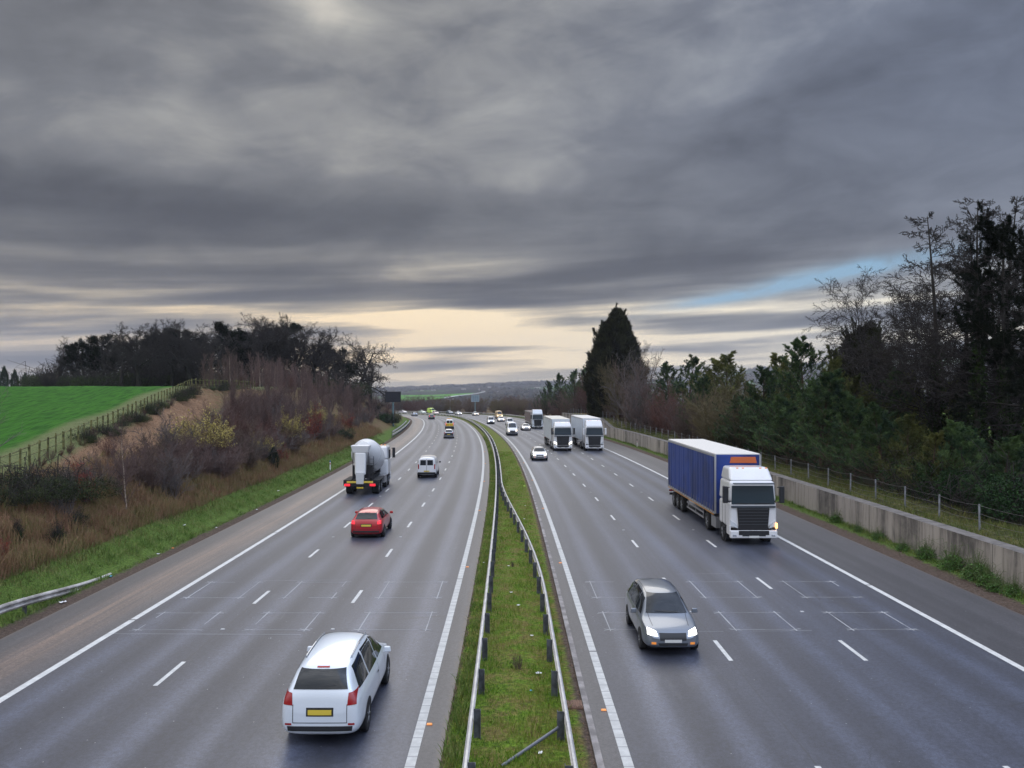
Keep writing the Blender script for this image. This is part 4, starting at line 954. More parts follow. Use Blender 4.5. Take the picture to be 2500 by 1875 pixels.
park(make_car('car', 'white car between the white van and the farthest truck', 'car', HATCH, 'hatch', WHP, (1.02, 1.05, 1), head=HEADL), 176, 8.6, True, 1, 2.15)
park(make_car('van', 'white van with blue-tinted windscreen and warm headlamps next to the median', 'van', VAN, 'van3', WHP, (1.08, 1.12, 1.30), head=HEADW), 154, 4.1, True, 1, 2.6)
park(make_car('van', 'white van whose roof shows just over the white van next to the median', 'van', VAN, 'van', WHP, (.98, 1.0, 1.02)), 204, 7.6, True, 1, 2.3)
park(make_car('van', 'silver people mover with lit headlamps by the median near the barrier bend', 'van', VAN, 'van', PSIL, (.98, 1.0, 1.02), head=HEADL), 217, 3.9, True, 1, 2.3)
park(make_car('van', 'tall yellow-roofed van with warm headlamps behind a white car', 'van', VAN, 'van4', paintm('cream', (.66, .42, .16)), (1.1, 1.15, 1.35), head=HEADW), 262, 10.9, True, 1, 2.65)
park(make_car('car', 'white car with orange headlamps just in front of the yellow-roofed van', 'car', HATCH, 'hatch', WHP, (1, 1, 1), head=HEADW), 235, 8.2, True, 1, 2.05)
park(make_car('car', 'white car with orange headlamps below the grey sign beyond the bend', 'car', HATCH, 'hatch', WHP, (1, 1, 1), head=HEADW), 304, 10.9, True, 1, 2.05)
park(make_car('car', 'white car left of the grey sign on the far carriageway', 'car', HATCH, 'hatch', WHP, (1, 1, 1.03), head=HEADL), 318, 8.3, True, 1, 2.05)
park(make_car('car', 'pale pink-tinted car beyond the barrier to the right of the dark car', 'car', HATCH, 'hatch', paintm('pale_pink', (.70, .52, .48)), (1, 1, 1.06)), 335, 4.5, True, 1, 2.05)
park(make_car('car', 'grey-blue car behind the far barrier beneath the lamp column', 'car', HATCH, 'hatch', paintm('slate', (.16, .20, .26), .4), (1, 1, 1.05)), 343, 13.6, True, 1, 2.05)
park(make_car('van', 'lime green emergency vehicle on the far carriageway', 'van', VAN, 'van4', LIM, (1.1, 1.15, 1.35)), 349, 8.4, True, 1, 2.65)
park(make_car('car', 'pale green-tinted car left of the lime green vehicle', 'car', HATCH, 'hatch', paintm('pale_green', (.58, .66, .56)), (1, 1.1, 1.05)), 360, 9.0, True, 1, 2.2)
park(make_car('car', 'leftmost pale car, half hidden by the bank at the far bend', 'car', HATCH, 'hatch', paintm('pale_mauve', (.55, .50, .55)), (1, 1.1, 1.02)), 374, 7.0, True, 1, 2.2)

# ================================================================== VEGETATION
def prisms(segs):
    A = np.array(segs, dtype=np.float64).reshape(-1, 8); p0, p1, r0, r1 = A[:, :3], A[:, 3:6], A[:, 6], A[:, 7]
    d = p1-p0; d /= np.maximum(np.linalg.norm(d, axis=1, keepdims=True), 1e-9)
    h = np.where(np.abs(d[:, 2:3]) < .9, np.array([[0, 0, 1.]]), np.array([[1., 0, 0]]))
    a = np.cross(d, h); a /= np.linalg.norm(a, axis=1, keepdims=True); b = np.cross(d, a); V = []
    for p, r in ((p0, r0), (p1, r1)):
        for k in range(3):
            t = 2*math.pi*k/3; V.append(p+a*(math.cos(t)*r)[:, None] if False else p+(a*math.cos(t)+b*math.sin(t))*r[:, None])
    V = np.stack(V, 1).reshape(-1, 3); base = np.arange(len(A))[:, None]*6
    F = np.concatenate([base+np.array([[k, (k+1) % 3, 3+(k+1) % 3, 3+k]]) for k in range(3)])
    return V, F
MINR = [.004]
def grow(rng, out, p, d, L_, r, lvl, spec, ends, H):
    st = spec[lvl]; r = max(r, MINR[0]); n_ = st['n']; d = d.copy(); pts = [p.copy()]; rs = [r]
    for i in range(n_):
        d = d+rng.normal(0, st['j'], 3)+np.array([0, 0, st['u']]); d /= np.linalg.norm(d)
        q_ = p+d*L_/n_; r1 = r*(1-(i+1)/n_*st.get('t', .75)); out[min(lvl, 1)].append((*p, *q_, rs[-1], max(r1, MINR[0]*.7))); p = q_; pts.append(p.copy()); rs.append(r1)
    if lvl+1 >= len(spec): ends.append((*p, *d)); return
    K = st['k']; prof = st.get('prof')
    for k in range(K):
        f = st['s']+(1-st['s'])*(k+rng.random())/K; fi = min(f*n_, n_-.001); i = int(fi); q_ = pts[i]+(pts[i+1]-pts[i])*(fi-i)
        dd = pts[i+1]-pts[i]; dd /= np.linalg.norm(dd); ax = rng.normal(0, 1, 3); ax -= dd*ax.dot(dd); ax /= np.linalg.norm(ax)
        an = math.radians(st['a']*rng.uniform(.75, 1.25)*(1-st.get('af', 0)*f)); nd = dd*math.cos(an)+ax*math.sin(an)
        ln = L_*st['l']*rng.uniform(.7, 1.15)*(prof(f) if prof else (1-.45*f)); grow(rng, out, q_, nd, ln, max(rs[i]*st.get('w', .55), .004), lvl+1, spec, ends, H)
    if lvl == 0 and not st.get('noend'): ends.append((*p, *d))
def lv(n, k, s, a, l, j, u, **kw): return dict(n=n, k=k, s=s, a=a, l=l, j=j, u=u, **kw)
def tufts(rng, P, D, k, ln, wd, up=.3, spread=1.0):
    P = np.repeat(np.asarray(P), k, 0); D = np.repeat(np.asarray(D), k, 0); n_ = len(P)
    v = rng.normal(0, spread, (n_, 3))+D+np.array([0, 0, up]); v /= np.linalg.norm(v, axis=1, keepdims=True)
    s_ = np.cross(v, rng.normal(0, 1, (n_, 3))); s_ /= np.linalg.norm(s_, axis=1, keepdims=True); L_ = ln*rng.uniform(.6, 1.2, (n_, 1))
    V = np.stack([P-s_*wd/2, P+s_*wd/2, P+v*L_+s_*wd*.25, P+v*L_-s_*wd*.25], 1).reshape(-1, 3)
    return V, np.arange(n_*4).reshape(-1, 4)
def leafq(rng, P, size, n3=None):
    n_ = len(P); a = rng.normal(0, 1, (n_, 3)); a /= np.linalg.norm(a, axis=1, keepdims=True); b = np.cross(a, rng.normal(0, 1, (n_, 3))); b /= np.linalg.norm(b, axis=1, keepdims=True)
    s_ = size*rng.uniform(.5, 1.2, (n_, 1)); P = np.asarray(P)
    return np.stack([P-a*s_, P-b*s_*.45, P+a*s_, P+b*s_*.45], 1).reshape(-1, 3), np.arange(n_*4).reshape(-1, 4)
def join(parts):
    V, F, n_ = [], [], 0
    for v, f in parts: V.append(v); F.append(f+n_); n_ += len(v)
    return np.concatenate(V), np.concatenate(F)

BARKD = mat('bark_dark', (.030, .026, .022), .95, var=.3, vscale=3); TWIGD = mat('twig_dark', (.026, .021, .019), .95)
TWIGP = mat('twig_purple', (.125, .080, .070), .9, objrand=.5); TWIGB = mat('twig_brown', (.12, .082, .060), .9, objrand=.5); TWIGG = mat('twig_grey', (.125, .105, .10), .9, objrand=.4)
TWIGR = mat('twig_russet', (.11, .050, .038), .9, objrand=.4); TWIGO = mat('twig_olive', (.125, .10, .045), .9, objrand=.4)
BIRCHB = mat('birch_bark', (.34, .27, .21), .8, var=.5, vscale=9); BARKP = mat('pine_bark', (.075, .05, .035), .95, var=.4, vscale=4)
NEED = mat('needles_blue_green', (.036, .088, .050), .8, var=.45, vscale=1.1, col2=(.095, .155, .050), objrand=.5, spec=.2)
NEEDY = mat('needles_yellow_green', (.085, .115, .030), .8, var=.4, vscale=.9, col2=(.18, .19, .055), objrand=.4, spec=.2)
NEEDD = mat('needles_dark', (.010, .014, .008), .9, var=.3, vscale=1.0, spec=.1); CYP = mat('cypress_sprays', (.024, .028, .015), .9, var=.4, vscale=.5, col2=(.046, .048, .022), spec=.1)
IVY = mat('ivy_leaves', (.016, .034, .010), .85, spec=.15, var=.5, vscale=1.2, col2=(.036, .062, .014)); BRAM = mat('bramble_leaves', (.024, .040, .016), .85, spec=.15, var=.4, vscale=2, col2=(.06, .075, .028))
LEAFY = mat('leaves_yellow', (.46, .35, .07), .7, var=.3, vscale=2, col2=(.62, .52, .15), objrand=.3); LEAFR = mat('leaves_red', (.24, .030, .014), .7, var=.4, vscale=2, objrand=.3)

PROTO = {}
def proto(key, name, seed, H, spec, tm, cm, r0, leaf=None, stems=1, lean=(0, 0), stem_spread=.5, base=0., leafname='foliage', ivy=0, minr=.005):
    MINR[0] = minr
    rng = np.random.default_rng(seed); out = [[], []]; ends = []
    for k in range(stems):
        a = rng.uniform(0, 2*math.pi); d = np.array([lean[0]+(math.cos(a)*stem_spread*rng.uniform(.3, 1) if stems > 1 else 0), lean[1]+(math.sin(a)*stem_spread*rng.uniform(.3, 1) if stems > 1 else 0), 1.]); d /= np.linalg.norm(d)
        p = np.array([math.cos(a)*.12, math.sin(a)*.12, -.15]) if stems > 1 else np.array([0, 0, -.3])
        grow(rng, out, p, d, H*(rng.uniform(.6, 1.) if stems > 1 else 1.), r0*(rng.uniform(.5, 1) if stems > 1 else 1), 0, spec, ends, H)
    t = empty(name, (0, 0, -500))
    if stems == 1:     # round, joined trunk
        mb = MB()
        for s_ in out[0]: mb.tube(s_[:3], s_[3:6], s_[6], s_[7], 8, False)
        mb.build('trunk', tm, t, smooth=True)
    else: mesh_np('stems', *prisms(out[0]), tm, t)
    zmax = max(s_[5] for s_ in out[1]) if out[1] else H
    if out[1]: mesh_np('crown' if leaf is None or leaf[0] != 'needle' else 'branches', *prisms(out[1]), cm, t)
    E_ = np.array(ends)
    if leaf is not None:
        kind, lm, k, ln, wd = leaf[:5]
        if kind == 'needle':
            A = np.array(out[1]); f = rng.random((len(A), 1)); thin = A[:, 6] < leaf[5]; A = A[thin]
            reps = leaf[6]; P = []; D = []
            for _ in range(reps):
                f = rng.random((len(A), 1)); P.append(A[:, :3]*(1-f)+A[:, 3:6]*f); d_ = A[:, 3:6]-A[:, :3]; D.append(d_/np.maximum(np.linalg.norm(d_, axis=1, keepdims=True), 1e-6))
            P.append(E_[:, :3]); D.append(E_[:, 3:6]); P = np.concatenate(P); D = np.concatenate(D)
            V, F = tufts(rng, P, D*1.0, k, ln, wd, leaf[7] if len(leaf) > 7 else .35, leaf[8] if len(leaf) > 8 else .8)
        else:
            A = np.array(out[1]); A = A[A[:, 6] < leaf[5]]; i = rng.integers(0, len(A), leaf[6]); P = A[i, 3:6]+rng.normal(0, ln*.9, (leaf[6], 3))
            if len(leaf) > 7: P = P[P[:, 2] > leaf[7]*zmax]
            V, F = leafq(rng, P, ln)
        mesh_np(leafname, V, F, lm, t)
    if ivy:
        n_ = int(900*ivy); A = np.array(out[0]); i = rng.integers(0, max(1, int(len(A)*.55)), n_); f = rng.random((n_, 1)); P = A[i, :3]*(1-f)+A[i, 3:6]*f
        w_ = rng.normal(0, 1, (n_, 3)); w_ /= np.linalg.norm(w_, axis=1, keepdims=True); P = P+w_*(A[i, 6:7]+rng.uniform(.02, .34, (n_, 1)))
        mesh_np('ivy', *leafq(rng, P, .13), IVY, t)
    PROTO[key] = (t, zmax); return t
def plant(key, x, y, z, H, label, cat, group=None, rz=None, rng=random.Random(11), wide=1.0):
    t, zm = PROTO[key]; c = copy_tree(t); sc_ = H/zm; c.location = (x, y, z-.05); c.scale = (sc_*wide*rng.uniform(.92, 1.08), sc_*wide*rng.uniform(.92, 1.08), sc_)
    c.rotation_euler = (rng.uniform(-.04, .04), rng.uniform(-.04, .04), rng.uniform(0, 6.28) if rz is None else rz)
    for k in list(c.keys()): del c[k]
    tag(c, label, cat, group); return c
def plantr(key, s, d, H, label, cat, group=None, **kw):
    P = roadP(s, d); return plant(key, P.x, P.y, gz(s, d), H, label, cat, group, **kw)
oakspec = lambda k0=11: [lv(7, k0, .26, 58, .82, .09, .02, t=.8, w=.60), lv(6, 10, .2, 52, .56, .18, .05, w=.6), lv(4, 9, .15, 48, .50, .24, .04, w=.6), lv(3, 7, .1, 44, .58, .28, .03), lv(2, 0, 0, 0, 0, .3, .03)]
proto('oak', 'oak_tree', 1, 9, oakspec(), BARKD, TWIGD, .42, minr=.013)
proto('oak2', 'oak_tree', 2, 9, oakspec(12), BARKD, TWIGD, .36, minr=.013)
proto('oak3', 'oak_tree', 3, 8, [lv(7, 12, .22, 62, .72, .12, .02, t=.8, w=.55)]+oakspec()[1:], BARKD, TWIGD, .40, minr=.013)
proto('ivyoak', 'ivy_clad_tree', 4, 8, [lv(7, 13, .2, 50, .6, .12, .03, t=.8, w=.5)]+oakspec()[1:4], BARKD, TWIGD, .36, leaf=('leaf', NEEDD, 1, .12, 0, .06, 17000), minr=.013)
birchspec = [lv(9, 40, .12, 28, .34, .035, .02, t=.9, w=.42), lv(4, 9, .12, 28, .46, .12, .08), lv(3, 4, .2, 28, .55, .14, .08), lv(2, 0, 0, 0, 0, .2, .05)]
for i in range(4): proto('birch%d' % i, 'birch_sapling', 20+i, 6, birchspec, BIRCHB if i % 2 == 0 else mat('sapling_bark', (.14, .085, .075), .9), TWIGP, .050+.008*i, minr=.0062)
proto('birchbig', 'birch_tree', 31, 13, [lv(10, 20, .32, 36, .46, .07, .03, t=.9, w=.5), lv(6, 12, .15, 36, .48, .13, .0), lv(4, 7, .1, 34, .5, .16, -.06), lv(3, 3, .1, 30, .6, .2, -.10), lv(2, 0, 0, 0, 0, .2, -.1)], BARKD, TWIGD, .17, ivy=3, minr=.013)
proto('birchbig2', 'birch_tree', 37, 13, [lv(10, 18, .28, 34, .50, .08, .04, t=.9, w=.55), lv(6, 11, .15, 36, .48, .13, .0), lv(4, 7, .1, 34, .5, .16, -.06), lv(3, 3, .1, 30, .6, .2, -.10), lv(2, 0, 0, 0, 0, .2, -.1)], BARKD, TWIGD, .15, ivy=2.5, minr=.013)
bush = [lv(5, 12, .12, 32, .50, .10, .03, t=.8, w=.6), lv(4, 7, .1, 32, .5, .15, .04), lv(3, 4, .1, 32, .55, .2, .04), lv(2, 0, 0, 0, 0, .2, 0)]
proto('bushp', 'bare_shrub', 40, 2.5, bush, TWIGP, TWIGP, .028, stems=11, stem_spread=.75)
proto('bushb', 'bare_shrub', 41, 2.5, bush, TWIGB, TWIGB, .028, stems=11, stem_spread=.7)
proto('bushg', 'bare_shrub', 42, 2.5, bush, TWIGG, TWIGG, .028, stems=10, stem_spread=.8)
proto('bushr', 'russet_shrub', 43, 2.5, bush, TWIGR, TWIGR, .028, stems=12, stem_spread=.6)
proto('busho', 'willow_shrub', 44, 2.5, bush, TWIGO, TWIGO, .028, stems=14, stem_spread=.45)
proto('bushd', 'dark_shrub', 45, 2.5, bush, TWIGD, TWIGD, .035, stems=14, stem_spread=.8)
proto('yellow', 'yellow_leaved_shrub', 46, 2.5, bush, TWIGB, TWIGB, .03, leaf=('leaf', LEAFY, 1, .040, 0, .02, 5200, .30), stems=11, stem_spread=.6)
proto('red', 'red_leaved_shrub', 47, 2.5, bush, TWIGR, TWIGR, .025, leaf=('leaf', LEAFR, 1, .045, 0, .02, 1500, .15), stems=6, stem_spread=.45)
proto('lean', 'leaning_bare_tree', 48, 3.4, [lv(5, 9, .2, 24, .6, .06, .02, t=.8, w=.6), lv(4, 5, .1, 26, .5, .10, .03), lv(3, 3, .1, 28, .5, .12, .03), lv(2, 0, 0, 0, 0, .2, 0)], TWIGG, TWIGG, .05, stems=6, stem_spread=.25, lean=(1.5, .3))
proto('single', 'bare_tree', 49, 5, [lv(7, 12, .25, 34, .5, .09, .04, t=.85, w=.5), lv(5, 6, .15, 32, .5, .14, .05), lv(3, 4, .1, 32, .5, .18, .03), lv(2, 0, 0, 0, 0, .2, 0)], TWIGG, TWIGG, .08)
pinespec = lambda k0, a: [lv(14, k0, .03, a, .42, .02, .0, t=.9, w=.35, af=.5, prof=lambda f: 1.22-1.0*f), lv(5, 7, .2, 40, .40, .06, .13, w=.5), lv(3, 4, .1, 36, .5, .10, .20, w=.6), lv(2, 0, 0, 0, 0, .12, .2)]
proto('pine', 'young_pine', 50, 8, pinespec(58, 68), BARKP, BARKP, .13, leaf=('needle', NEED, 6, .13, .014, .035, 2, .35, .5), leafname='needles')
proto('pine2', 'young_pine', 51, 8, pinespec(52, 58), BARKP, BARKP, .13, leaf=('needle', NEEDY, 6, .13, .014, .035, 2, .35, .5), leafname='needles')
proto('pine3', 'young_pine', 52, 7, pinespec(62, 72), BARKP, BARKP, .14, leaf=('needle', NEED, 6, .15, .015, .035, 2, .30, .5), leafname='needles')
proto('scots', 'scots_pine', 55, 17, [lv(12, 34, .34, 70, .25, .010, 0, t=.75, w=.36, prof=lambda f: 1.15-.45*f), lv(5, 6, .35, 42, .45, .14, .05), lv(3, 5, .2, 44, .5, .16, .10), lv(2, 0, 0, 0, 0, .15, .15)], BARKD, BARKD, .30, leaf=('needle', NEEDD, 8, .17, .022, .05, 6, .2, .9), leafname='needles', ivy=3)
proto('larch', 'larch_tree', 56, 18, [lv(14, 74, .20, 76, .30, .015, 0, t=.92, w=.26, prof=lambda f: min(1.0, 1.5-1.3*f)), lv(7, 14, .12, 46, .30, .06, .035), lv(3, 5, .1, 42, .5, .14, .02), lv(2, 0, 0, 0, 0, .15, .0)], BARKD, TWIGD, .24, ivy=2.5, minr=.018)
def cypress(key, seed, spires, H, rad, n_, m=CYP, nm='cypress_tree', sp=.75):
    rng = np.random.default_rng(seed); t = empty(nm, (0, 0, -500)); parts = []
    mb = MB(); mb.tube((0, 0, -.3), (0, 0, H*.7), .3, .1, 8); mb.build('trunk', BARKD, t)
    for (cx, cy, h, r) in spires:
        k = int(n_*r*h/(rad*H)); z = rng.beta(1.05, 1.25, k)*h; a = rng.uniform(0, 2*math.pi, k)
        pr = r*np.clip((1-z/h)*1.75, .02, 1)**.75*(.72+.28*np.clip(z/h*3, 0, 1))*(.84+.16*np.sin(a*5+z*1.3))
        rr_ = pr*np.sqrt(rng.uniform(.45, 1, k)); P = np.stack([cx+np.cos(a)*rr_, cy+np.sin(a)*rr_, z], 1); D = np.stack([np.cos(a)*.75, np.sin(a)*.75, np.full(k, .9)], 1)
        parts.append(tufts(rng, P, D, 3, sp, sp*.16, .5, .40))
    for _ in range(int(n_/130) if sp > .3 else 0):      # ragged upright tips round the outline
        cx, cy, h, r = spires[rng.integers(0, len(spires))]; z = h*rng.uniform(.35, 1.0); a = rng.uniform(0, 6.28); e = r*min(1, (1-z/h)*1.75+.02)**.75*.95
        k = 26; tt = rng.random(k)*1.5*sp*1.6; o_ = rng.normal(0, .10, (k, 3))*(1.6-tt[:, None]); P = np.stack([cx+math.cos(a)*(e+tt*.30), cy+math.sin(a)*(e+tt*.30), z+tt], 1)+o_
        parts.append(tufts(rng, P, np.tile([[math.cos(a)*.4, math.sin(a)*.4, 1.]], (k, 1)), 3, sp*.8, sp*.14, .5, .3))
    mesh_np('foliage', *join(parts), m, t); PROTO[key] = (t, H)
cypress('cypress', 60, [(0, 0, 20, 4.6), (1.3, .5, 19.2, 3.6), (-1.6, .4, 18.4, 3.4), (2.6, -.6, 16.8, 3.0), (-2.7, -.5, 16.0, 2.8), (.3, -1.6, 17.5, 3.0), (3.4, .2, 14.5, 2.2), (-3.5, 0, 13.5, 2.1), (.8, 0, 19.7, 2.0), (-.7, .2, 19.4, 2.)], 20, 4.6, 9000)
cypress('cypress2', 61, [(0, 0, 11.6, 3.6), (.9, 0, 12, 2.4), (-1.3, 0, 11.0, 2.6), (2.2, 0, 8.8, 2.2), (-2.3, 0, 8.2, 2.2)], 12, 3.3, 6000, sp=.5)
cypress('fir', 62, [(0, 0, 12, 2.6)], 12, 2.6, 5000, mat('fir_green', (.022, .045, .022), .9, var=.4, vscale=.8), 'fir_tree', sp=.5)
cypress('smallconifer', 63, [(0, 0, 1.8, .55)], 1.8, .55, 900, mat('box_green', (.010, .020, .010), .9), 'small_conifer', sp=.14)
def blobbush(key, nm, seed, m, n_, size, shape=(1.6, 1.2, 1.0), twig=TWIGD):
    rng = np.random.default_rng(seed); t = empty(nm, (0, 0, -500)); P = []
    cs = [(rng.uniform(-1, 1)*shape[0], rng.uniform(-1, 1)*shape[1], rng.uniform(.0, .45)*shape[2], rng.uniform(.45, .8)) for _ in range(9)]
    for cx, cy, cz, r in cs:
        k = n_//9; v = rng.normal(0, 1, (k, 3)); v /= np.linalg.norm(v, axis=1, keepdims=True); P.append(np.array([cx, cy, cz+.2])+v*r*rng.uniform(.6, 1.05, (k, 1)))
    P = np.concatenate(P); P = P[P[:, 2] > 0]; mesh_np('foliage', *leafq(rng, P, size), m, t)
    segs = []
    for i in range(160):
        a = rng.uniform(0, 6.28); r = rng.uniform(0, 1); p0 = np.array([math.cos(a)*r*shape[0], math.sin(a)*r*shape[1], 0]); p1 = p0+rng.normal(0, .35, 3)+np.array([0, 0, .8]); p2 = p1+rng.normal(0, .3, 3)+np.array([math.cos(a)*.3, math.sin(a)*.3, -.1])
        segs += [(*p0, *p1, .012, .010), (*p1, *p2, .010, .005)]
    mesh_np('stems', *prisms(segs), twig, t); PROTO[key] = (t, 1.25)
blobbush('bramble', 'bramble_thicket', 70, BRAM, 12000, .032); blobbush('weed', 'leafy_weed', 71, mat('weed_leaves', (.045, .13, .015), .6, var=.35, vscale=6, col2=(.09, .22, .03)), 900, .09, (.35, .35, .7), mat('weed_stem', (.08, .12, .03), .8))
blobbush('laurel', 'evergreen_shrub', 72, mat('evergreen_leaves', (.014, .040, .016), .85, spec=.15, var=.4, vscale=1.5, col2=(.03, .07, .02)), 14000, .032, (1.2, 1.0, 1.1))
blobbush('holly', 'evergreen_shrub', 73, MATS['evergreen_leaves'], 1500, .06, (.4, .4, .6))

RV = random.Random(77)
WX = lambda xv, Y: (xv-1106)/1832*Y
# the wood on the hill at left
woods = [(120, 165, 738, 'oak'), (160, 170, 728, 'oak2'), (188, 160, 742, 'ivyoak'), (228, 160, 724, 'ivyoak'), (262, 150, 702, 'oak2'), (300, 150, 697, 'oak'), (338, 155, 702, 'oak3'), (372, 150, 696, 'oak2'),
         (412, 150, 688, 'oak'), (455, 155, 722, 'oak3'), (482, 150, 702, 'oak2'), (515, 160, 698, 'ivyoak'), (548, 160, 668, 'oak'), (585, 160, 678, 'oak2'), (600, 166, 672, 'oak3'), (638, 165, 690, 'oak2'), (672, 170, 704, 'oak'),
         (700, 180, 745, 'oak3'), (735, 190, 742, 'ivyoak'), (765, 198, 735, 'oak3'), (800, 205, 718, 'oak2')]
wl_ = ['leafless oak at the left end of the wood', 'second oak from the left end of the wood, twiggy domed crown', 'narrow dark ivy-clad tree third from the left in the wood', 'dense dark ivy-clad tree standing above the middle of the green field', None, None, None, None,
       'tall leafless oak just right of the centre of the wood', None, None, 'dark dense tree left of the tallest oak', 'tallest oak of the wood, on its highest point', 'fine-twigged oak just right of the tallest oak', None, None, None, None,
       'dark ivy-clad tree behind the birch thicket near the right end of the wood', 'rounded leafless oak near the right end of the wood', 'spreading leafless oak at the right end of the wood, left of the dark sign']
for (xv, Y, top, key), lab in zip(woods, wl_):
    x = WX(xv, Y); H = 8+(839-top)/1832*Y-8.1; s, d = road_inv([x], [Y]); z = gz(s[0], d[0])
    H += 8.1-z
    plant(key, x, Y, z, H, lab or 'leafless oak in the dark row of the hilltop wood', 'tree', 'leafless oaks of the hilltop wood' if key != 'ivyoak' else 'ivy-clad trees of the hilltop wood', rng=RV, wide=1.05)
for i in range(16):
    xv = 235+i*29+RV.uniform(-8, 8); Y = RV.uniform(172, 192); x = WX(xv, Y); s, d = road_inv([x], [Y]); z = gz(s[0], d[0])
    top = float(np.interp(xv, [235, 300, 420, 470, 540, 620, 700], [725, 712, 706, 722, 690, 700, 725]))
    plant(RV.choice(['oak', 'oak2', 'oak3', 'ivyoak']), x, Y, z, (839-top)/1832*Y+8-z, 'leafless tree in the second row of the hilltop wood', 'tree', 'second row of the hilltop wood', rng=RV, wide=1.15)
for i in range(60):
    xv = RV.uniform(90, 810); Y = RV.uniform(146, 185)+max(0, xv-700)*.15; x = WX(xv, Y); s, d = road_inv([x], [Y]); z = gz(s[0], d[0])
    plant(RV.choice(['bushd', 'bushd', 'bushb', 'bramble']), x, Y, z, RV.uniform(2.2, 4.6), 'dark undergrowth shrub beneath the oaks of the wood', 'shrub', 'undergrowth of the hilltop wood', rng=RV, wide=1.3)
for k, (xv, Y, top) in enumerate([(8, 230, 800), (30, 235, 806), (55, 240, 812), (78, 215, 826)]):
    x = WX(xv, Y); H = (839-top)/1832*Y+.2; plant('fir' if k < 3 else 'bushd', x, Y, float(far_ground(x, Y))-.3, H+1, ['dark fir at the left edge on the skyline', 'second dark fir on the skyline left of the wood', 'smallest dark fir on the skyline left of the wood', 'low bare hedge shrub left of the wood'][k], 'tree' if k < 3 else 'shrub', 'skyline firs' if k < 3 else None, rng=RV)
plant('single', WX(-22, 44), 44, gz(44, -27), 4.6, 'bare tree just out of frame whose twigs reach in at the left edge', 'tree', rng=RV, wide=1.1)

# the birch thicket on the left bank
cells = []
for i in range(260):
    s = RV.uniform(80, 232) if i < 150 else RV.uniform(82, 165)
    wf = .8+2*float(crest(np.array(s)))
    hi = (wf-5.2 if s < 112 else wf+6)
    lo = 6.0 if s < 110 else 4.6
    wv_ = RV.uniform(lo, max(hi, lo+1.5)); d = LPE-wv_
    H = RV.uniform(3.7, 5.4)*(.88 if s < 110 else 1 if s < 185 else max(.38, 1-(s-185)/62*.62))*(.62 if wv_ < 6 else 1)
    if s > 150:
        P = roadP(s, d); pxv = 1106+P.x/P.y*1832
        if pxv > 828: H = min(H, max(1.2, 8-(pxv-828)/45*62/1832*P.y-gz(s, d)))
    plantr('birch%d' % RV.choice([0, 1, 1, 2, 3, 3, 3]), s, d, H, 'slender bare purple-brown birch sapling in the thicket on the left bank', 'tree', 'birch saplings in the left bank thicket', rng=RV)
for i in range(185):
    s = RV.uniform(58, 228) if i < 95 else RV.uniform(50, 112); wf = .8+2*float(crest(np.array(s))); hi = (wf-5.0 if s < 112 else wf+4); wv_ = RV.uniform(4.6, max(hi, 5.5)); d = LPE-wv_
    key = RV.choice(['bushp', 'bushp', 'bushr', 'bushb', 'bushg']); H = RV.uniform(1.7, 3.4)*(1 if s < 190 else .75)
    if s > 150:
        P = roadP(s, d); pxv = 1106+P.x/P.y*1832
        if pxv > 828: H = min(H, max(1.0, 8-(pxv-828)/45*62/1832*P.y-gz(s, d)))
    plantr(key, s, d, H, {'bushp': 'purplish bare shrub among the saplings of the left bank', 'bushr': 'russet bare shrub among the saplings of the left bank', 'bushb': 'brown bare shrub among the saplings of the left bank', 'bushg': 'grey bare shrub among the saplings of the left bank'}[key], 'shrub',
           {'bushp': 'purplish shrubs of the thicket', 'bushr': 'russet shrubs of the thicket', 'bushb': 'brown shrubs of the thicket', 'bushg': 'grey shrubs of the thicket'}[key], rng=RV, wide=1.15)
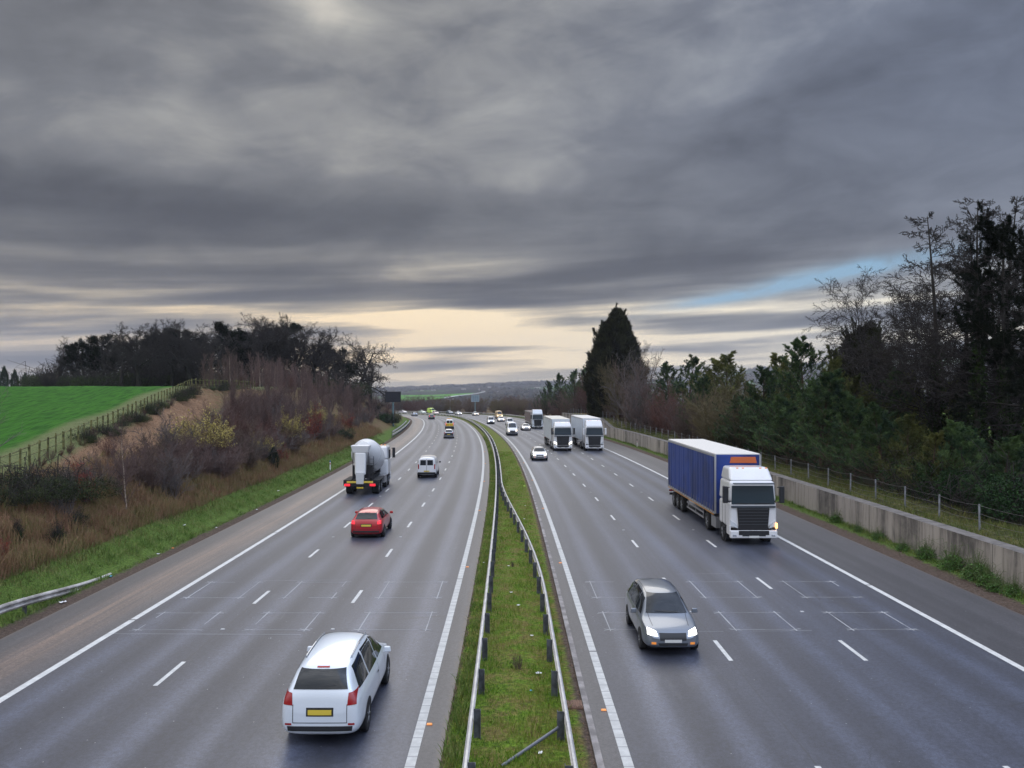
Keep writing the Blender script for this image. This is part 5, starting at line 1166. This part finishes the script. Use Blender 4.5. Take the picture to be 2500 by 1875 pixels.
# plants on the near left bank
L_ = [('birch0', 45, -20.3, 5.0, 'lone birch with pale crooked trunk on the near left bank', 'tree', 1.4), ('lean', 40, -20.6, 2.6, 'grey leafless tree leaning to the right low on the near left bank', 'tree', 1.), ('bramble', 40.5, -23.2, 1.5, 'dark bramble thicket below the chipped track, left of the leaning tree', 'shrub', 1.3), ('bramble', 42.5, -22.5, 1.5, 'dark bramble thicket behind the leaning tree', 'shrub', 1.1),
      ('bramble', 38.5, -23.0, 1.0, 'low bramble patch at the left edge below the track', 'shrub', 1.2), ('red', 43.4, -21.4, 2.7, 'thin shrub with rusty red leaves left of the lone birch', 'shrub', 1.), ('bushp', 46.5, -21.8, 3.0, 'purplish bare shrub just behind the lone birch', 'shrub', 1.), ('bushg', 44.3, -22.2, 2.4, 'grey bare shrub above the red-leaved shrub', 'shrub', 1.1),
      ('bushg', 51.2, -20.3, 3.1, 'isolated grey rounded shrub right of the lone birch', 'shrub', .95), ('bushp', 50, -22.6, 2.6, 'purplish shrub beside the track right of the lone birch', 'shrub', 1.1), ('bushp', 60.5, -20.6, 3.1, 'dark purplish shrub low on the bank below the yellow-leaved shrub', 'shrub', 1.1), ('bushp', 57, -21.3, 2.6, 'dark purplish shrub left of and below the yellow-leaved shrub', 'shrub', 1.1),
      ('bushp', 62, -20.9, 3.4, 'tall purplish shrub in front of the yellow-leaved shrub', 'shrub', 1.1),
      ('yellow', 61.5, -22.3, 4.8, 'largest yellow-leaved shrub in the middle of the left bank', 'shrub', 1.0), ('yellow', 64.5, -22.0, 4.4, 'yellow-leaved shrub touching the right of the largest one', 'shrub', .8), ('yellow', 63, -24.6, 2.2, 'small yellow-leaved shrub beside the chipped track', 'shrub', 1.), ('bushg', 59, -23.3, 3.9, 'grey-purple bare shrub between the track and the largest yellow shrub', 'shrub', 1.1),
      ('yellow', 84, -21.3, 4.9, 'upright yellow-leaved shrub left of the tall red-leaved shrub', 'shrub', .62), ('yellow', 74, -21.2, 2.7, 'low yellow-leaved shrub in front of the thicket', 'shrub', 1.0), ('yellow', 104, -22.6, 4.4, 'pale yellow shrub behind the tall red-leaved shrub', 'shrub', .8),
      ('red', 97, -21.6, 4.7, 'tall dark red-leaved shrub at the foot of the birch thicket', 'shrub', .8), ('red', 94, -21.8, 3.4, 'dark red-leaved shrub touching the left of the tall one', 'shrub', .8), ('red', 77, -20.1, 1.9, 'small bright red-leaved shrub beside the small dark conifer', 'shrub', .9), ('red', 125, -21.6, 3.0, 'farthest red-leaved shrub, towards the sign', 'shrub', 1.1), ('red', 33, -19.9, 1.2, 'low red-leaved shrub at the left frame edge', 'shrub', 1.),
      ('smallconifer', 73, -20.0, 1.8, 'small dark upright conifer low on the left bank', 'conifer', 1.), ('single', 103.5, -20.9, 3.6, 'small grey bare tree at the foot of the thicket, right of the red shrub', 'tree', 1.), ('birch2', 114, -21.2, 3.8, 'single pale-stemmed sapling at the front of the thicket near the sign', 'tree', .8),
      ('single', 42, -21.9, 2.8, 'thin pale-stemmed sapling in front of the dark brambles', 'tree', .7), ('holly', 40, -20.5, .8, 'small dark evergreen clump under the leaning tree', 'shrub', 1.), ('holly', 37.2, -19.9, .9, 'small dark evergreen clump left of the leaning tree', 'shrub', .6), ('holly', 35.8, -20.8, .8, 'smallest dark evergreen clump near the left frame edge', 'shrub', .5), ('laurel', 112, -20.6, 1.5, 'dark green shrub at the foot of the bank near the sign', 'shrub', 1.),
      ('bushb', 56.5, -23.6, 2.4, 'brown bare shrub on the edge of the chipped track', 'shrub', 1.), ('bushr', 52.5, -24.6, 1.9, 'small russet shrub standing in the chipped track', 'shrub', .8), ('bushb', 67, -20.8, 2.8, 'brown bare shrub right of the dark purplish ones', 'shrub', 1.1), ('bushb', 70, -21.8, 3.4, 'tall brown bare shrub behind the small conifer', 'shrub', 1.1), ('birch3', 72, -24.0, 4.6, 'bare sapling behind the brown shrubs, upper bank', 'tree', 1.2), ('birch1', 76, -23.4, 5.2, 'dark bare sapling between the two yellow shrubs', 'tree', 1.3),
      ('birch3', 80, -24.2, 5.0, 'dark bare sapling above and left of the upright yellow shrub', 'tree', 1.3), ('birch2', 105, -33, 5.4, 'forked white birch at the top of the track by the fence end', 'tree', 1.2), ('laurel', 178, -20.5, 2.4, 'dark evergreen shrub at the foot of the dark sign', 'shrub', 1.2), ('laurel', 186, -20, 2.0, 'dark evergreen shrub right of the dark sign post', 'shrub', 1.)]
for key, s, d, H, lab, cat, wd in L_: plantr(key, s, d, H, lab, cat, None, rng=RV, wide=wd)
# hedge of low scrub along the field fence
for i in range(44):
    s = 44+i*1.6+RV.uniform(-.5, .5); plantr(RV.choice(['bushb', 'bushr', 'bramble', 'bramble', 'busho']), s, fd(s)+RV.uniform(.2, .7), RV.uniform(.4, .95), 'low scrub growing through the field fence', 'shrub', 'scrub along the field fence', rng=RV, wide=RV.uniform(.8, 1.3))

# ---- right side
def rt(key, xv, d, top, lab, cat='tree', wide=1., group=None):
    """a tree at lateral distance d whose bearing is that of view column xv"""
    s = 30
    for _ in range(60):
        P = roadP(s, d); ex = P.x-(xv-1106)/1832*P.y; s += ex*1.2 if abs(ex) > .02 else 0; s = min(max(s, 18), 330)
    z = gz(s, d); H = 8+(839-top)/1832*P.y*1.03-z; return plant(key, P.x, P.y, z, max(H, 1.), lab, cat, group, rng=RV, wide=wide)
for a in [('larch', 2035, 32, 462, 'bare larch with level branches, left of the tallest trees at right', 'tree', 1.15), ('larch', 2112, 31, 420, 'tallest bare larch at right with a straight dark trunk', 'tree', 1.1), ('scots', 2178, 33, 440, 'dark-crowned tall pine right of the tallest larch', 'tree', .85), ('scots', 2225, 31, 385, 'tall dark pine cut off by the right frame edge', 'tree', 1.0), ('scots', 2150, 37, 500, 'dark lower pine behind the tallest larch', 'tree', .8),
          ('birchbig', 1925, 33, 565, 'bare birch with ivy-covered lower trunk, leftmost of the tall bare trees', 'tree', 1.0), ('birchbig2', 1975, 36, 590, 'bare fine-twigged birch right of the leftmost tall one', 'tree', .95), ('birchbig2', 2010, 31, 600, 'bare birch with two thin stems left of the larch', 'tree', .8), ('birchbig', 2185, 34, 640, 'bare ivy-clad tree at the right edge under the dark pine', 'tree', .9), ('birchbig2', 1885, 42, 700, 'fine bare tree behind the dark cypress', 'tree', 1.), ('birchbig', 2085, 40, 640, 'bare tree in the gap between the two larches', 'tree', 1.),
          ('larch', 2072, 35, 470, 'bare larch between the two foremost larches, set back', 'tree', 1.0), ('larch', 2150, 36, 430, 'bare larch right of the tallest one, among the dark pines', 'tree', 1.0), ('birchbig', 1955, 39, 620, 'slender bare tree behind the two leftmost tall birches', 'tree', .8), 
          ('cypress2', 1867, 36, 705, 'dark conical cypress with twin tips left of the tall bare birches', 'conifer', 1.0), ('cypress', 1329, 25.5, 676, 'huge dark cypress with spiky top standing alone right of the trucks', 'conifer', 1.28),
          ('birchbig2', 1395, 26, 735, 'bare brown-twigged tree against the right side of the huge cypress', 'tree', .85), ('single', 1310, 23.5, 755, 'russet bare tree in front of the huge cypress, left side', 'tree', 1.), ('single', 1350, 23.3, 745, 'bare upright tree in front of the huge cypress', 'tree', 1.1), ('single', 1372, 23.5, 770, 'bare twiggy tree in front of the huge cypress, right side', 'tree', 1.1),
          ('pine', 1733, 27, 728, 'tallest young pine with upright candles above its neighbours', 'pine', 1.5), ('pine2', 1690, 28, 765, 'young pine left of the tallest one', 'pine', 1.5), ('pine', 1650, 26, 790, 'blue-green young pine two left of the tallest', 'pine', 1.5), ('pine2', 1800, 28, 748, 'loose yellow-tipped young pine left of the dark cypress', 'pine', .85), ('pine3', 1775, 25.5, 800, 'broad dark green pine right of the tallest young pine', 'pine', 1.5),
          ('pine2', 1575, 29, 762, 'yellow-green pine with open top on the skyline', 'pine', 1.5), ('pine2', 1535, 30, 775, 'pale yellow-green pine left of the open-topped one', 'pine', 1.5), ('pine', 1490, 28, 768, 'pine on the skyline midway to the huge cypress', 'pine', 1.5), ('pine', 1445, 28, 782, 'dark green pine nearest the huge cypress', 'pine', 1.5), ('pine', 1512, 25, 808, 'low dark pine in front of the skyline pines', 'pine', 1.2),
          ('pine3', 1700, 24.6, 855, 'broad pine whose lower boughs hang over the fence behind the blue truck', 'pine', 1.5), ('pine3', 1845, 25, 840, 'broad dark pine below the cypress', 'pine', 1.4), ('pine3', 1905, 25, 868, 'dark spreading pine over the wall left of the bare birches', 'pine', 1.4), ('pine2', 1960, 25.5, 888, 'low yellow-green pine among the ivy-covered trunks', 'pine', 1.5), ('pine', 1640, 24.6, 860, 'bushy pine at the top of the wall above the blue truck', 'pine', 1.5), ('pine3', 1600, 25, 850, 'dark rounded pine behind the blue truck trailer', 'pine', 1.3),
          ('pine2', 2010, 24.8, 925, 'low shaded pine right of the ivy-covered trunks', 'pine', 1.6), ('pine3', 2085, 26, 905, 'low dark pine before the tallest larch', 'pine', 1.5), ('pine3', 2165, 26, 935, 'low dark pine below the pasture at the right edge', 'pine', 1.5), ('laurel', 2120, 26, 1000, 'dark evergreen shrub above the wire fence near the right edge', 'shrub', 1.1), ('laurel', 2195, 26, 1005, 'dark evergreen shrub at the right frame edge', 'shrub', 1.1), ('laurel', 2050, 26, 985, 'dark evergreen shrub under the larch', 'shrub', 1.1),
          ('pine', 1180, 24, 822, 'leftmost green fir at the end of the right-hand trees', 'conifer', 1.3), ('pine', 1212, 26, 806, 'second green fir beyond the wall end', 'conifer', 1.25), ('pine', 1240, 25, 798, 'taller green fir left of the huge cypress', 'conifer', 1.2), ('pine', 1262, 28, 792, 'green fir touching the huge cypress on its left', 'conifer', 1.2)]:
    rt(*a)
for i in range(16):
    s = RV.uniform(58, 140); plantr(RV.choice(['pine', 'pine2', 'pine2', 'pine3']), s, RV.uniform(29, 38), RV.uniform(6.2, 8.6), 'pine in the second row behind the young pines at right', 'pine', 'second row of pines', rng=RV, wide=1.4)
for xv, top, key, lab in ((1283, 790, 'bushr', 'russet shrub at the left foot of the huge cypress'), (1302, 760, 'bushr', 'tall russet shrub covering the left side of the huge cypress'), (1322, 772, 'bushb', 'tall brown shrub in front of the middle of the huge cypress'), (1342, 762, 'busho', 'tall olive-brown shrub in front of the huge cypress'), (1362, 750, 'bushb', 'tallest brown shrub in front of the huge cypress'),
                          (1385, 768, 'bushg', 'grey-brown shrub covering the right side of the huge cypress'), (1410, 790, 'bushp', 'purplish shrub to the right of the huge cypress'), (1440, 815, 'bushr', 'russet shrub right of the huge cypress beside the skyline pines'), (1475, 822, 'bushp', 'purplish shrub below the skyline pines'), (1500, 830, 'bushb', 'brown shrub below the skyline pines')):
    rt(key, xv, 23.6, top, lab, 'shrub', .8)
for i in range(36):      # dark belt behind the pines
    s = RV.uniform(34, 125); d = RV.uniform(27.5, 41); key = RV.choice(['pine3', 'laurel', 'bushd', 'bushd', 'laurel', 'pine']); H = RV.uniform(2.2, 4.2)*(1.1 if s > 60 else .85)
    plantr(key, s, d, H, 'dark shrub in the shaded undergrowth behind the wire fence', 'shrub', 'shaded undergrowth behind the wire fence', rng=RV, wide=1.15)
for i in range(58):      # bare brown scrub from the huge cypress to the blue truck, and beyond the end of the wall
    s = RV.uniform(92, 172); d = RV.uniform(23.0, 31); key = RV.choice(['bushr', 'bushp', 'bushb', 'busho', 'single', 'birch1', 'birch3'])
    H = RV.uniform(3.2, 6.2)*(1 if d > 25 else .72)
    plantr(key, s, d, H, 'bare brown shrub behind the concrete wall, between the pines and the huge cypress' if key not in ('single', 'birch1', 'birch3') else 'bare slender tree behind the concrete wall, between the pines and the huge cypress', 'shrub' if key not in ('single', 'birch1', 'birch3') else 'tree', 'bare shrubs behind the wall' if key not in ('single', 'birch1', 'birch3') else 'bare slender trees behind the wall', rng=RV, wide=1.2)
rt('busho', 1590, 24.5, 800, 'tall olive-brown willow shrub between two pines', 'shrub', 1.1); rt('busho', 1540, 24.3, 830, 'tan willow shrub left of the olive-brown one', 'shrub', 1.3); rt('bushr', 1330, 22.9, 862, 'dense dark red shrub just behind the end of the wall', 'shrub', 1.4); rt('birch0', 1432, 23.2, 870, 'leaning white birch stem behind the wall', 'tree', .8)
for i in range(75):
    s = RV.uniform(176, 300); d = RV.uniform(22.5, 44) if s > 215 else RV.uniform(24, 36); key = RV.choice(['bushr', 'bushp', 'bushb', 'busho', 'single', 'birch1', 'birch3', 'bushb'])
    big = RV.uniform(3.4, 7.0)*(1.15 if s < 235 else .82)*(.6 if d < 26 else 1)
    tree = key in ('single', 'birch1', 'birch3')
    plantr(key, s, d, big, 'bare brown tree on the bank beyond the end of the concrete wall' if tree else 'bare brown shrub on the bank beyond the end of the concrete wall', 'tree' if tree else 'shrub', 'bare trees beyond the wall end' if tree else 'bare shrubs beyond the wall end', rng=RV, wide=1.3)
for i in range(34):
    s = RV.uniform(205, 262); d = RV.uniform(24, 44); key = RV.choice(['bushr', 'bushp', 'bushb', 'single', 'birch1', 'birch3', 'birchbig2']); tree = key in ('single', 'birch1', 'birch3', 'birchbig2')
    plantr(key, s, d, RV.uniform(6.0, 9.8)*(1-.35*float(sm(np.array(s), 225, 262))), 'taller bare brown tree massed beyond the end of the concrete wall' if tree else 'taller bare brown shrub massed beyond the end of the concrete wall', 'tree' if tree else 'shrub', 'taller trees beyond the wall end' if tree else 'taller shrubs beyond the wall end', rng=RV, wide=.95)
for i in range(95):      # the brown belt that closes the view beyond the bend
    x = RV.uniform(-80, 22); y = RV.uniform(372, 440)-max(0, -x-30)*.2-(max(0, x+30)*.9); s, d = road_inv([x], [y])
    if abs(d[0]) < 23: continue
    z = gz(s[0], d[0]) if (d[0] < 110 and s[0] < 470) else float(far_ground(x, y))
    key = RV.choice(['bushr', 'bushp', 'bushb', 'bushg', 'single', 'birch1', 'birch3', 'busho']); tree = key in ('single', 'birch1', 'birch3')
    top = 8-RV.uniform(13, 24)/2070*y*1.0; H = max(2.2, top-z)
    plant(key, x, y, z, H, 'bare brown tree in the belt beyond the far bend' if tree else 'bare brown shrub in the belt beyond the far bend', 'tree' if tree else 'shrub', 'trees of the belt beyond the bend' if tree else 'shrubs of the belt beyond the bend', rng=RV, wide=1.5)
# weeds at the foot of the wall
for i, (s, d, H) in enumerate([(35.6, 19.55, .95), (34.4, 19.4, .75), (37.6, 19.6, .9), (40, 19.6, .75), (42, 19.5, .5), (32.8, 19.5, .6), (45, 19.6, .55), (51, 19.7, .6), (33.6, 19.2, .5), (47.6, 19.6, .45)]):
    plantr('weed', s, d, H, 'leafy green weed clump at the foot of the concrete wall', 'weed', 'weed clumps at the foot of the wall', rng=RV, wide=1.0)
for i, (s, d, H) in enumerate([(24.0, .2, .55), (46, .9, .4), (50, .6, .35), (38, .1, .35)]):
    plantr('bushb', s, d, H, 'dry brown weed standing in the median grass', 'weed', 'dry weeds in the median grass', rng=RV, wide=.7)
for t, _ in PROTO.values():
    for c in list(t.children): bpy.data.objects.remove(c)
    bpy.data.objects.remove(t)

# ---- grasses (uncountable blades)
def blades(name, n_, sfun, hrange, wd, m, seed, lean=.35, zf=None):
    rng = np.random.default_rng(seed); s, d = sfun(rng, n_); x, y, _ = road(s, d); z = gz_n(s, d) if zf is None else zf(s, d); n_ = len(x)
    clump = .6+.8*np.clip(np.sin(x*2.1+y*1.3)*np.sin(y*1.7-x*.8)+.5, 0, 1)
    h = rng.uniform(*hrange, n_)*clump; a = rng.uniform(0, 2*math.pi, n_); l_ = rng.normal(0, lean, (n_, 2))*h[:, None]
    P = np.stack([x, y, z-.02], 1); sx = np.stack([np.cos(a), np.sin(a), np.zeros(n_)], 1)*wd/2*rng.uniform(.6, 1.4, (n_, 1)); T = P+np.stack([l_[:, 0], l_[:, 1], h], 1)
    M_ = P*.45+T*.55+np.stack([-l_[:, 0]*.15, -l_[:, 1]*.15, h*.08], 1)
    V = np.stack([P-sx, P+sx, M_+sx*.8, M_-sx*.8, T], 1).reshape(-1, 3); b = np.arange(n_)[:, None]*5
    F = np.concatenate([b+np.array([[0, 1, 2]]), b+np.array([[0, 2, 3]]), b+np.array([[3, 2, 4]])])
    o = mesh_np(name, V, F, m); tag(o, kind='stuff'); return o
def grassm(name, a, b_, c_, sc1=1.1, sc2=14):
    m = bpy.data.materials.new(name); m.use_nodes = True; nt = m.node_tree; p = nt.nodes['Principled BSDF']; k = N(nt); g = k.n('ShaderNodeNewGeometry').outputs['Position']
    f1 = k.ramp(k.noise(g, sc1, 4, .6), .38, .62); f2 = k.ramp(k.noise(g, sc2, 2), .35, .65)
    k.put(p.inputs['Base Color'], k.mix(f1, k.mix(f2, a, b_), k.mix(f2, b_, c_))); p.inputs['Roughness'].default_value = .8; p.inputs['Specular IOR Level'].default_value = .2; return m
GR1 = grassm('median_blades', (.055, .14, .012), (.17, .27, .02), (.24, .19, .07), .8); GR2 = grassm('verge_blades', (.055, .10, .018), (.12, .20, .035), (.24, .24, .09)); GR3 = grassm('dry_blades', (.17, .088, .052), (.28, .165, .095), (.13, .14, .042), .7); GR4 = grassm('bank_green', (.05, .085, .02), (.11, .14, .03), (.17, .13, .05))
def uni(s0, s1, d0, d1, p=1.6): return lambda r, n_: (s0+(s1-s0)*r.random(n_)**p, r.uniform(d0, d1, n_))
blades('median_grass', 60000, uni(15, 110, LM+.12, KB-.30, 1.9), (.05, .16), .014, GR1, 1)
blades('median_grass', 9000, uni(15, 150, LM+.02, -1.0, 1.8), (.10, .26), .018, GR2, 2)
blades('verge_grass', 52000, lambda r, n_: (14+120*r.random(n_)**1.6, LPE-.75-np.abs(r.normal(0, 1.2, n_))), (.08, .24), .020, GR2, 3)
blades('dry_grass', 80000, lambda r, n_: (24+125*r.random(n_)**1.5, LPE-2.6-5.5*r.random(n_)**1.3), (.25, .75), .020, GR3, 4, .3)
blades('bank_grass', 30000, lambda r, n_: (24+125*r.random(n_)**1.5, LPE-2.0-6.5*r.random(n_)), (.12, .40), .022, GR4, 5, .4)
blades('wall_grass', 15000, lambda r, n_: (28+120*r.random(n_)**1.5, 19.97-np.abs(r.normal(0, .32, n_))), (.06, .26), .020, GR2, 6)
blades('fence_line_grass', 26000, lambda r, n_: (28+120*r.random(n_)**1.5, r.uniform(20.8, 24.5, n_)), (.10, .36), .020, GR4, 7, .45)
def flakes(name, n_, sfun, size, m, seed, lift=.01):
    rng = np.random.default_rng(seed); s, d = sfun(rng, n_); x, y, _ = road(s, d); z = gz_n(s, d)+lift; n_ = len(x)
    V, F = leafq(rng, np.stack([x, y, z], 1), size); V[:, 2] = np.repeat(z, 4)+(V[:, 2]-np.repeat(z, 4))*.35; o = mesh_np(name, V, F, m); tag(o, kind='stuff'); return o
CHM = grassm('chips', (.16, .085, .045), (.34, .20, .11), (.46, .30, .18), 3, 30)
def chipf(r, n_):
    s = 34+82*r.random(n_)**1.3; wf = .8+2*crest(s); return s, LPE-(wf-r.uniform(.6, 3.5, n_))
flakes('wood_chips', 30000, chipf, .055, CHM, 8, .03)
flakes('gravel', 16000, lambda r, n_: (14+110*r.random(n_)**1.6, LPE-r.uniform(-.05, .85, n_)), .028, grassm('gravel_m', (.05, .035, .03), (.12, .09, .08), (.20, .16, .14), 4, 40), 9)
flakes('gravel', 12000, lambda r, n_: (24+90*r.random(n_)**1.6, r.uniform(RPE-.08, 19.4, n_)), .028, MATS.get('x') or bpy.data.materials['gravel_m'], 10)
flakes('dead_leaves', 5000, lambda r, n_: (15+70*r.random(n_)**1.6, np.where(r.random(n_) < .5, LM+r.normal(0, .06, n_), KB-r.uniform(0, .45, n_))), .026, grassm('leaves_m', (.10, .05, .03), (.20, .11, .06), (.28, .18, .10), 4, 40), 11)

# litter
LIT = {'white': mat('litter_white', (.75, .75, .75), .5), 'blue': mat('litter_blue', (.05, .35, .55), .5), 'orange': mat('litter_orange', (.75, .22, .06), .5), 'lime': mat('litter_lime', (.45, .80, .06), .5)}
rl = random.Random(4)
def litter(s, d, sz, c, lab):
    sz *= .72
    rng = np.random.default_rng(int(s*100)); V = []; n_ = 5
    for i in range(n_):
        for j in range(n_): V.append(((i/(n_-1)-.5)*sz, (j/(n_-1)-.5)*sz*.7, abs(rng.normal(0, sz*.12))))
    F = [(i*n_+j, (i+1)*n_+j, (i+1)*n_+j+1, i*n_+j+1) for i in range(n_-1) for j in range(n_-1)]
    o = mesh_np('litter', V, F, LIT[c]); P = roadP(s, d); o.location = (P.x, P.y, gz_n(np.array(s), np.array(d))+.05); o.rotation_euler = (0, 0, rl.uniform(0, 6)); md = o.modifiers.new('t', 'SOLIDIFY'); md.thickness = .008; bake(o)
    tag(o, lab, 'litter')
for a in [(18.4, .62, .16, 'white', 'white scrap of litter beside the slanting pipe on the median'), (23.6, .75, .22, 'white', 'crumpled pale plastic on the median right side, among the nearest barrier posts'), (27.2, .65, .14, 'white', 'white litter scrap on the median, near the bend of the right barrier post row'), (22.2, .5, .10, 'blue', 'tiny blue litter scrap in the median grass'), (33, .0, .14, 'white', 'white paper scrap mid-median before the barriers converge'), (31, .25, .16, 'white', 'pale paper strip mid-median'), (38, -.1, .13, 'white', 'white scrap in median grass between the barriers'),
          (39, -1.25, .2, 'white', 'white wrapper on the grass left of the left median barrier'), (52, .9, .16, 'white', 'white scrap right of the converging barriers'), (58, 1.1, .14, 'white', 'white scrap on the bright median grass'), (70, 1.4, .26, 'lime', 'lime yellow wrapper on the median by the kerb'), (36.5, -17.2, .2, 'blue', 'pale blue wrapper beside the lower left barrier'), (32, -16.9, .3, 'white', 'white sheet of litter on grass under the lower left barrier'),
          (43, -17.1, .2, 'orange', 'orange and white wrapper on the left verge gravel'), (41.5, -17.2, .18, 'white', 'white wrapper on the left verge next to the orange one'), (49.5, -17.1, .16, 'white', 'white scrap on the left verge gravel'), (57, -16.9, .2, 'white', 'white scrap farther along the left verge gravel'), (66, -17.8, .3, 'white', 'bent white scrap in the left verge grass'), (47.5, -18.2, .2, 'white', 'white scrap in the left verge grass'), (60, 19.5, .2, 'white', 'white scrap in the grass by the concrete wall'), (36.5, 22.6, .24, 'white', 'white scrap beyond the wire fence at right'), (27.4, -7.8, .1, 'white', 'white speck of litter on the left carriageway')]:
    litter(*a)

# the far-off woods on the slopes read as one mass
rng = np.random.default_rng(12); n_ = 26000; fx = rng.uniform(-900, 3600, n_); fy = 1100+4200*rng.random(n_)**.8
k_ = (np.sin(fx*.0052+fy*.0031)+np.sin(fy*.0047-fx*.0023+1)+np.sin(fx*.013+2)*.5+rng.normal(0, .45, n_)) > .35; k_ |= (np.abs(fy-4450) < 170)
px_ = 1250+2070*fx/fy; k_ &= ~((px_ > 965) & (px_ < 1195) & (fy < 3400)); fx, fy = fx[k_], fy[k_]; n_ = len(fx); rr_ = rng.uniform(5, 12, n_)*(fy/4500)**.5; fz = far_ground(fx, fy)+rr_*.3
oc = np.array([[1, 0, 0], [0, 1, 0], [-1, 0, 0], [0, -1, 0], [0, 0, 1.0], [0, 0, -1.]]); V = np.stack([fx, fy, fz], 1)[:, None]+oc[None]*(rr_[:, None, None]*rng.uniform(.7, 1.4, (n_, 6, 1)))
F = (np.arange(n_)[:, None, None]*6+np.array([[0, 1, 4], [1, 2, 4], [2, 3, 4], [3, 0, 4], [1, 0, 5], [2, 1, 5], [3, 2, 5], [0, 3, 5]])[None]).reshape(-1, 3)
tag(mesh_np('distant_woodland', V.reshape(-1, 3), F, mat('far_woods', (.030, .028, .022), 1, spec=0, var=.5, vscale=.01, col2=(.075, .060, .045))), kind='stuff')
# far houses and masts
HW = mat('house_wall', (.42, .41, .40), .8); HR = mat('house_roof', (.20, .14, .12), .9)
for i, (px, py, wd, dp, ht, lab) in enumerate([(1132, 951.5, 26, 12, 9, 'white house left of the pale gable on the distant ridge'), (1170, 953, 9, 9, 14, 'narrow pale gabled building on the distant ridge'), (1180, 957, 22, 12, 8, 'pale building at the top of the distant road'), (1058, 953.5, 26, 10, 6, 'long low pale building on the ridge above the green field'), (1222, 957, 36, 12, 6, 'long pale building on the wooded slope right of the distant road'), (1312, 948, 34, 16, 8, 'pale farm building on the far right of the distant ridge'), (1030, 954.5, 20, 10, 6, 'small pale building left on the distant ridge'), (1195, 947, 20, 10, 8, 'small pale building among trees at the ridge crest')]):
    x, y = pix(px, py, 1200); z = float(far_ground(x, y)); t = empty('house', (x, y, z-1), RV.uniform(-.3, .3)); tag(t, lab, 'building', 'houses on the distant ridge')
    k = y/5200; mb = MB(); mb.box((0, 0, ht*.35*k+.5), (wd*k, dp*k, ht*.7*k+1)); mb.build('wall', HW, t)
    mb = MB(); mb.box((0, 0, ht*.7*k+ht*.2*k+1), (wd*k*1.05, dp*k*1.1, ht*.4*k), (1, .05)); mb.build('roof', HR, t)
    mb = MB()
    for q_ in (-.3, 0, .3): mb.box((q_*wd*k, -dp*k/2-.03, ht*.35*k+1), (wd*k*.10, .1, ht*.25*k))
    mb.build('window', GLASS, t)
MG = mat('mast_grey', (.25, .25, .27), .7)
for px, top, base, lab in ((1264.5, 921, 943, 'tall thin radio mast on the right of the distant ridge'), (1060.5, 934, 950, 'thin radio mast on the left of the distant ridge'), (1286, 934, 943, 'short radio mast right of the tall one')):
    x, y = (px-1250)/2070*4400, 4400.; z = float(far_ground(x, y)); t = empty('radio_mast', (x, y, z)); tag(t, lab, 'mast')
    H = 8+(948-top)/2070*y-z; mb = MB(); mb.tube((0, 0, 0), (0, 0, H), 1.6, .5, 6); mb.build('mast_body', MG, t); mb = MB(); mb.box((0, 0, H*.85), (5, 5, 2)); mb.build('aerials', MG, t)

# ---- the air
mb = MB(); mb.box((0, 2980, 130), (9000, 6160, 460)); hz = mb.build('haze', None); tag(hz, kind='stuff')
m = bpy.data.materials.new('haze'); m.use_nodes = True; nt = m.node_tree; nt.nodes.clear(); k = N(nt)
v = k.n('ShaderNodeVolumePrincipled'); v.inputs['Color'].default_value = (.80, .84, .94, 1); v.inputs['Density'].default_value = HAZE; v.inputs['Anisotropy'].default_value = .0
o_ = k.n('ShaderNodeOutputMaterial'); k.put(o_.inputs['Volume'], v.outputs[0]); hz.data.materials.append(m)

# things assembled in world coordinates get their origin at their own foot
def rebase(t):
    if t.location.length > .001 or t.parent: return
    cs = [c for c in t.children]
    if not cs: return
    big = max(cs, key=lambda c: len(c.data.vertices) if c.type == 'MESH' else 0)
    n_ = len(big.data.vertices); co = np.empty(n_*3); big.data.vertices.foreach_get('co', co); co = co.reshape(-1, 3)+np.array(big.location)
    b = Vector((float(co[:, 0].mean()), float(co[:, 1].mean()), float(co[:, 2].min())))
    t.location = b
    for c in cs: c.location = c.location-b
for o in list(SC.objects):
    if o.type == 'EMPTY' and o.parent is None: rebase(o)
